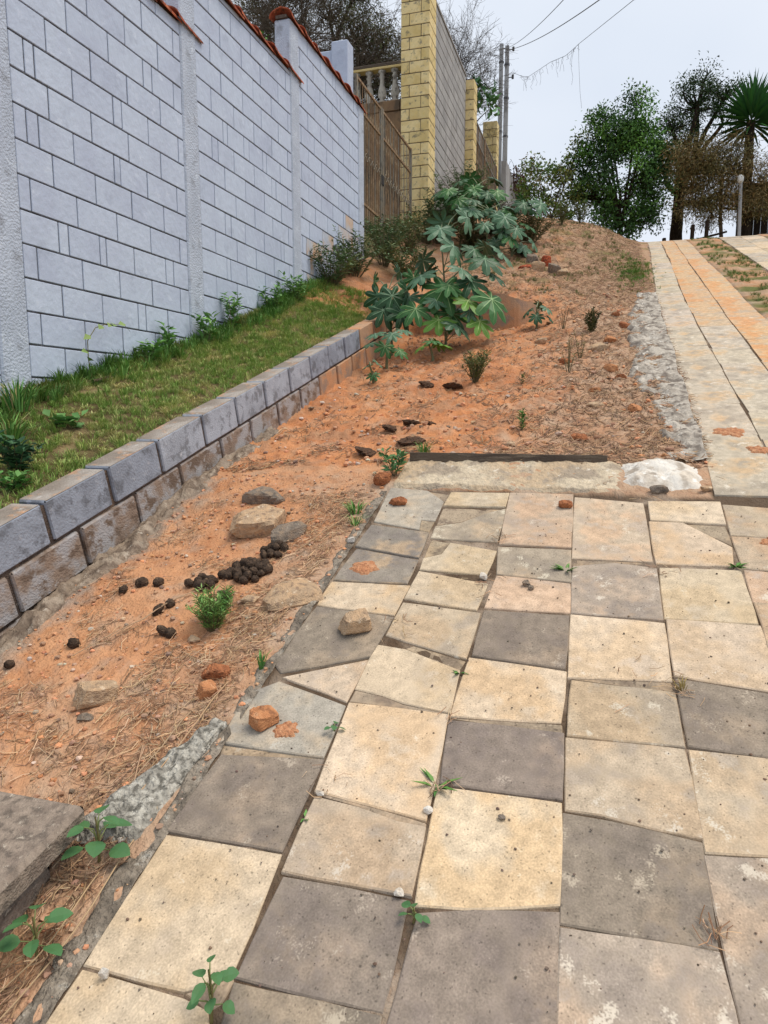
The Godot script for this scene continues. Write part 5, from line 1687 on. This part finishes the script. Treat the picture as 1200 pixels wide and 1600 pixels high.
func make_plants() -> void:
	var grass := [lin(146, 168, 88), lin(126, 154, 74), lin(168, 176, 102), lin(220, 202, 146)]
	lawn("lawn_grass", "mown green lawn strip between the two walls", 7000, func(): return Vector2(rng.randf_range(-3.39, -2.46), 1.3 + 7.3 * sqrt(rng.randf()) if rng.randf() < 0.5 else rng.randf_range(1.3, 8.6)), 0.055, grass, 5)
	lawn("edge_grass", "rank taller grass along the foot of the painted wall", 520, func(): return Vector2(-3.38 + 0.22 * pow(rng.randf(), 2.0), rng.randf_range(2.6, 8.6)), 0.11, [lin(108, 144, 72), lin(92, 126, 60), lin(168, 156, 104)], 6)
	lawn("verge_grass", "green grass patch at the left edge of the upper drive", 420, func(): return Vector2(0.36 + rng.randfn() * 0.13, 11.2 + rng.randfn() * 0.7), 0.06, [lin(88, 126, 52), lin(104, 138, 60), lin(150, 140, 84)], 7)
	lawn("median_grass", "grass patch on the strip between the two tracks", 650, clumped.bind(1.5, 1.99, 8.0, 15.5, 0.08), 0.05, [lin(98, 122, 58), lin(112, 132, 66), lin(158, 142, 92)], 8)
	lawn("bank_grass", "thin scattered grass on the upper bank", 900, clumped.bind(-2.2, 0.4, 9.3, 16.2, 0.12), 0.055, [lin(98, 110, 58), lin(120, 118, 70), lin(156, 132, 90)], 9)
	rng.seed = 77
	var fresh := [lin(92, 136, 66), lin(110, 150, 78), lin(74, 116, 56)]
	var dull := [lin(96, 118, 80), lin(82, 104, 70), lin(116, 128, 88)]
	var deep := [lin(90, 114, 78), lin(106, 128, 86), lin(76, 100, 68)]
	# castor bean plants
	var tones := [[lin(76, 108, 80), lin(130, 156, 128)], [lin(60, 102, 54), lin(138, 168, 114)], [lin(50, 82, 52), lin(112, 142, 108)], [lin(94, 132, 52), lin(156, 178, 108)]]
	for t in tones.size():
		var set3 := []
		for k in 3:
			set3.append(castor_leaf(t * 10 + k, tones[t][0], tones[t][1]))
		castors.append(set3)
	var main := [[.1, .38, 1.02, .8, 0], [-.1, -.05, 1.18, .85, 0], [-.2, .1, .98, .95, 0], [.1, -.28, .92, .9, 0], [-.15, .42, .84, 1.05, 2], [-.35, .05, .55, 1.2, 1], [-.3, .52, .42, 1.15, 1], [-.3, -.2, .68, .9, 0], [-.35, .22, .72, .8, 0], [-.4, .3, .40, .85, 3], [-.45, .02, .22, .9, 3], [-.45, -.22, .34, .9, 1], [-.5, .2, .16, .85, 2], [-.4, .42, .2, .8, 3], [.15, .55, .95, .9, 0], [.0, .2, 1.3, .8, 0], [-.42, -.02, .42, .6, 0], [-.42, .33, .3, .5, 0], [.2, -.1, 1.32, .9, 0], [.15, .1, 1.42, .55, 0], [-.25, .3, .62, .9, 2], [-.3, .12, .3, .9, 1], [-.2, -.35, .5, .8, 0], [-.1, .5, .7, .8, 2], [-.45, .12, .55, .7, 1], [.0, -.2, .78, .9, 2], [-.1, .3, .95, .8, 2]]
	castor("large castor plant with grey-green star leaves in the middle of the bank", 7.62, -1.62, 1.35, main, 0.25, 0.75)
	castor("castor plant with long drooping dark leaves at the end of the retaining wall", 7.55, -2.20, 0.85, [[-.1, -.12, .62, 1.15, 2], [-.2, .06, .6, 1.2, 2], [-.15, .2, .66, 1.1, 2], [.0, -.2, .8, .9, 1], [.1, .05, .9, .9, 0], [-.05, .25, .8, .8, 1], [-.25, -.02, .45, 1.1, 2], [-.2, .16, .42, 1.1, 2]], 0.19, 1.35)
	castor("small castor plant at the foot of the retaining wall", 6.75, -2.02, 0.42, [[-.1, -.08, .34, .9, 0], [-.15, .1, .33, .9, 0], [.05, .16, .38, .8, 0], [-.12, .02, .22, .9, 1], [0, -.16, .26, .8, 0], [-.1, .16, .18, .8, 1]], 0.14, 0.6)
	castor("tiny castor seedling below the small castor plant", 6.18, -1.97, 0.24, [[0, -.05, .18, .9, 0], [-.05, .05, .2, .9, 0], [-.02, .0, .1, .9, 1]], 0.09, 0.6)
	castor("pale green castor seedling under the large castor plant", 6.93, -1.60, 0.22, [[0, -.1, .16, .9, 3], [-.05, .1, .16, .9, 3], [-.08, .0, .2, .9, 1], [.06, .02, .2, .9, 3]], 0.14, 0.3)
	castor("young bluish castor sprout on open soil left of the drive", 7.93, -.70, 0.3, [[0, -.1, .2, .9, 2], [-.05, .1, .22, .9, 0], [-.08, .0, .14, .9, 2], [.06, .02, .28, .9, 0], [0, .14, .12, .8, 2]], 0.12, 0.6)
	castor("castor plant crowded against the weathered wall behind the others", 12.6, -2.45, 1.1, ring_spots(20, .6, .3, 1.1, [0, 2, 2, 1]), 0.24, 0.6)
	castor("castor plant with broad grey-green leaves at the top of the bank", 12.0, -1.90, .95, ring_spots(22, .62, .15, .95, [0, 0, 2, 1]), 0.24, 0.6)
	castor("castor plant overhanging the rubble at the right of the thicket", 12.1, -1.50, 0.75, ring_spots(20, .5, .1, .8, [0, 2, 1, 0]), 0.22, 0.7)
	castor("castor plant half seen in front of the slim yellow pillar", 13.6, -2.35, 1.15, ring_spots(14, .5, .4, 1.15, [0, 2, 1]), 0.25, 0.6)
	# thickets at the foot of the gate and the weathered wall
	var patch := [[8.5, -3.25, .5, "weeds clinging to the foot of the painted wall's last panel"], [9.1, -3.15, .6, "dark feathery weeds left of the rusty gate"], [9.9, -3.0, .62, "dark feathery weeds below the near gate leaf"], [10.6, -3.2, .55, "grey-green weeds against the bars of the gate"], [11.4, -3.05, .6, "grey-green weeds below the far gate leaf"], [12.4, -3.0, .7, "tangled weeds in front of the yellow pillar"], [9.6, -2.6, .45, "low dark weeds behind the end of the lawn"]]
	for q in patch:
		bush("weed_thicket", q[3], "weeds", q[0], q[1], 34, q[2], .42, .085, .022, 26, deep + dull, "weeds below the gate", .3)
	for q in [[14.2, -2.85, .95, "dark feathery bush against the weathered wall, nearest the pillar"], [15.2, -2.75, 1.1, "dark feathery bush halfway along the weathered wall"], [13.4, -1.9, .6, "brownish weeds behind the castor thicket"], [13.0, -1.3, .55, "brown-green weeds at the right of the castor thicket"], [12.3, -2.15, .6, "grey-green weeds filling the middle of the castor thicket"], [12.5, -2.8, .8, "dark feathery bush at the foot of the yellow pillar"]]:
		bush("feathery_bush", q[3], "bush", q[0], q[1], 46, q[2], .5, .10, .018, 34, deep if q[1] < -2.5 else [lin(104, 98, 66), lin(84, 94, 60)], "bushes on the bank", .4)
	for q in [[14.8, -.9, .5, "olive shrublet on the skyline of the bank"], [15.4, -.55, .42, "small shrublet at the bank top next to the crest"]]:
		bush("feathery_bush", q[3], "bush", q[0], q[1], 22, q[2], .22, .07, .014, 22, [lin(100, 112, 66), lin(84, 96, 56)], "bushes on the bank", .7)
	# plants on the open soil
	bush("feathery_tuft", "bright green feathery tuft beside the dung", "plant", 2.34, -1.40, 60, .17, .10, .036, .0055, 20, [lin(120, 158, 84), lin(136, 168, 96), lin(100, 142, 72)], "green tufts", 1.0)
	bush("spiky_bush", "spiky grey-green bush below the large castor plant", "bush", 5.80, -.99, 30, .26, .13, .05, .008, 26, [lin(110, 122, 72), lin(92, 108, 64)], "green tufts", .9)
	bush("small_bush", "compact dark green bush left of the drive", "bush", 7.32, -.12, 22, .24, .09, .04, .014, 26, [lin(66, 78, 46), lin(84, 88, 52)], "green tufts", .8)
	bush("thin_sprig", "tall thin dry sprig left of the flat tan stone", "plant", 5.83, -.26, 5, .30, .07, .03, .007, 22, [lin(120, 122, 78), lin(140, 126, 86)], "sprigs on the soil", .8)
	bush("thin_sprig", "leaning dry sprig close to the tall thin one", "plant", 6.22, -.19, 5, .26, .08, .03, .007, 20, [lin(120, 116, 74), lin(134, 120, 80)], "sprigs on the soil", .8)
	bush("thin_sprig", "small green sprig on bare soil right of the spiky bush", "plant", 5.65, -.60, 4, .12, .03, .03, .008, 12, [lin(96, 116, 66)], "sprigs on the soil", .8)
	bush("thin_sprig", "bare twiggy sprig below the compact dark bush", "plant", 7.5, -.40, 5, .34, .1, .03, .005, 8, [lin(120, 104, 76)], "sprigs on the soil", .8)
	bush("fern_sprig", "upright green fern sprig above the kerb plank", "plant", 4.47, -.468, 6, .15, .035, .035, .009, 16, fresh, "sprigs on the soil", .8)
	bush("leafy_tuft", "leafy green weed at the left corner of the kerb", "weed", 3.70, -1.06, 9, .15, .09, .06, .024, 9, [lin(96, 132, 84), lin(78, 116, 70)], "green tufts", .5)
	for q in [[4.05, -.99, 34, .09, .10, "pale green grass tuft on the soil behind the plank"], [3.27, -1.14, 50, .075, .09, "green grass tuft at the apron edge near the kerb"], [3.15, -1.10, 22, .06, .08, "small grass tuft below the one at the apron edge"], [2.13, -1.09, 14, .07, .05, "thin grass tuft at the apron edge by the brown clod"], [2.24, .27, 12, .05, .04, "dry grass wisp at a joint in the right half of the apron"]]:
		var g := Geo.new()
		blades(g, Vector3.ZERO, q[2], q[3], q[4], .006, fresh if q[1] < 0 else [lin(150, 132, 84)])
		solo("grass_tuft", q[5], "grass", g.mesh(), M.leaf, at(q[0], q[1]), Vector3.ZERO, Vector3.ONE, "grass tufts")
	for k in 3:
		ovals.append(oval_leaf(k + 5))
	broad_weed("round-leaved weed growing out beside the concrete lid", 1.39, -1.185, .13, 9, .055)
	broad_weed("round-leaved weed in the straw below the lid box", 1.15, -1.165, .10, 8, .05, 0.01)
	broad_weed("upright pointed-leaved weed in the bottom joint of the apron", 1.12, -.705, .115, 9, .042, .012, .7)
	broad_weed("tiny weed in the joint left of the large yellow slab", 1.90, -.735, .02, 4, .022, .012)
	broad_weed("small three-leaved weed at the corner of the dark bottom slab", 1.40, -.355, .025, 5, .026, .012)
	for q in [[1.76, -.385, .07, .085, 9, "grass seedling with spread blades between yellow and dark slabs"], [2.87, -.108, .035, .075, 10, "flat green seedling where four slabs meet below the kerb"], [2.975, .525, .05, .06, 12, "green seedling at the right side joint of the apron"], [2.215, -.412, .03, .04, 7, "bright green shoot in the joint right of the tan slab"], [1.60, -.70, .03, .03, 5, "little green shoot low in the left long joint"]]:
		var g := Geo.new()
		for k in q[4]:
			var a := rng.randf() * TAU
			g.leaf(Vector3.ZERO, Vector3(cos(a), rng.randf_range(.15, .7), sin(a)).normalized(), Vector3.UP, q[3] * rng.randf_range(.6, 1.0), .012, jitter(fresh[k % 3], .15))
		solo("joint_seedling", q[5], "weed", g.mesh(), M.leaf, Vector3(q[1], lane(q[0]) - .004, -q[0]), Vector3.ZERO, Vector3.ONE, "seedlings in the joints")
	# weeds on the lawn
	var lawn_weeds := [[6.05, -3.30, 7, .30, .10, "tall leafy weed at the wall foot between the first two columns"], [5.55, -3.28, 8, .22, .12, "bushy weed left of the tall one at the wall foot"], [6.9, -3.3, 8, .22, .14, "bushy weed right of the tall one at the wall foot"], [4.75, -3.3, 7, .13, .09, "low round weed under the wall in the first panel"], [7.4, -3.25, 10, .25, .18, "leafy weed near the second column foot"], [5.05, -3.32, 4, .2, .06, "thin weed at the wall foot in the first panel"]]
	for q in lawn_weeds:
		bush("lawn_weed", q[5], "weed", q[0], q[1], q[2] + 2, q[3] * 1.2, q[4], .085, .028, 14, [lin(112, 156, 84), lin(128, 168, 96), lin(96, 138, 74)], "weeds on the lawn", .4)
	bush("lawn_weed", "dark crinkled weed at the left edge of the lawn", "weed", 2.78, -2.70, 16, .20, .13, .06, .03, 14, [lin(58, 92, 60), lin(46, 76, 52)], "weeds on the lawn", .3)
	bush("lawn_weed", "bright leafy weed in front of the dark crinkled weed", "weed", 2.62, -2.58, 10, .10, .10, .055, .028, 9, [lin(86, 130, 66)], "weeds on the lawn", .3)
	bush("lawn_weed", "low broad weed in the middle of the near lawn", "weed", 3.35, -2.85, 7, .08, .12, .09, .045, 6, [lin(98, 140, 78)], "weeds on the lawn", .2)
	for q in [[3.35, -3.22, 90, .22, .20, "rank tall grass clump at the first column foot"], [3.05, -3.0, 80, .18, .2, "rank tall grass clump at the left edge of the lawn"]]:
		var g := Geo.new()
		blades(g, Vector3.ZERO, q[2], q[3], q[4], .009, fresh + [lin(150, 140, 92)])
		solo("grass_clump", q[5], "grass", g.mesh(), M.leaf, at(q[0], q[1]), Vector3.ZERO, Vector3.ONE, "weeds on the lawn")
	# a climbing weed and a dry stick at the wall
	var vine := Geo.new()
	var path := PackedVector3Array([Vector3(0, 0, 0), Vector3(.02, .12, .05), Vector3(.03, .24, .06), Vector3(.05, .33, .0), Vector3(.06, .37, -.12), Vector3(.07, .38, -.28), Vector3(.06, .34, -.36)])
	vine.tube(path, PackedFloat32Array([.004, .0035, .003, .003, .0025, .002, .001]), 5, lin(110, 104, 70), false)
	for k in 7:
		var p: Vector3 = path[mini(k, 4)].lerp(path[mini(k, 4) + 1], rng.randf())
		vine.leaf(p, Vector3(rng.randf_range(-.2, .6), rng.randf_range(-.5, .4), rng.randf_range(-1, 1)).normalized(), Vector3(.7, .6, .2).normalized(), .075, .05, jitter(lin(120, 140, 80), .15))
	solo("climbing_weed", "thin climbing weed leaning on the first wall panel", "weed", vine.mesh(), M.leaf, at(4.13, -3.33), Vector3.ZERO, Vector3.ONE, "weeds on the lawn")
	var stick := Geo.new()
	limb(stick, Vector3(0, 0, 0), Vector3(.02, .05, -.42), .012, .008, .02, Color.WHITE, 5, 6)
	solo("dry_stick", "dry pale stick lying on the grass at the wall foot", "stick", stick.mesh(), M.bark_pale, at(4.0, -3.22, .03))


func make_sky() -> Sky:
	var w := 768
	var h := 384
	var im := Image.create(w, h, false, Image.FORMAT_RGBF)
	var f := fast(1.3, 4, 9)
	for y in h:
		var el := PI * (0.5 - (y + 0.5) / h)
		for x in w:
			var az := TAU * (x + 0.5) / w
			var d := Vector3(cos(el) * cos(az), sin(el), cos(el) * sin(az))
			var n := f.get_noise_3dv(Vector3(d.x, d.y * 1.8, d.z) * 1.5)
			var l := 0.53 + 0.03 * n
			im.set_pixel(x, y, Color(l * (0.84 + 0.05 * n), l * (0.905 + 0.03 * n), l * 1.01))
	var m := PanoramaSkyMaterial.new()
	m.panorama = ImageTexture.create_from_image(im)
	var s := Sky.new()
	s.sky_material = m
	return s


func _ready() -> void:
	# camera, sky, sun
	var cam := Camera3D.new()
	cam.name = "camera"
	cam.position = Vector3(0, 1.6, 0)
	cam.rotation = Vector3(-deg_to_rad(8.2), deg_to_rad(16.87), 0)
	cam.fov = 71.56
	cam.near = 0.05
	cam.far = 900.0
	cam.current = true
	add_child(cam)
	var env := Environment.new()
	env.background_mode = Environment.BG_SKY
	env.sky = make_sky()
	env.tonemap_mode = Environment.TONE_MAPPER_LINEAR
	env.tonemap_exposure = 1.8
	env.sdfgi_enabled = true
	env.ssao_enabled = true
	env.ssil_enabled = true
	var we := WorldEnvironment.new()
	we.name = "environment"
	we.environment = env
	add_child(we)
	var sun := DirectionalLight3D.new()
	sun.name = "sun"
	sun.light_energy = 0.5
	sun.light_color = Color(1.0, 0.965, 0.91)
	sun.light_angular_distance = 30.0
	sun.shadow_enabled = true
	sun.basis = Basis.looking_at(Vector3(-0.38, -0.95, 0.10).normalized(), Vector3.UP)
	add_child(sun)
	# noise, materials
	rng.seed = 20240611
	na.seed = 1; na.frequency = 1.0; na.fractal_octaves = 2
	nb.seed = 2; nb.frequency = 1.0; nb.fractal_octaves = 3
	nc.seed = 3; nc.frequency = 1.0; nc.fractal_octaves = 2
	for f in [na, nb, nc]:
		f.noise_type = FastNoiseLite.TYPE_SIMPLEX_SMOOTH
	make_materials()
	make_ground()
	make_paving()
	make_cement()
	make_walls()
	make_upper_walls()
	make_poles()
	rng.seed = 31
	make_trees()
	make_crest()
	rng.seed = 32
	make_stones()
	make_dung()
	rng.seed = 33
	make_litter()
	make_plants()
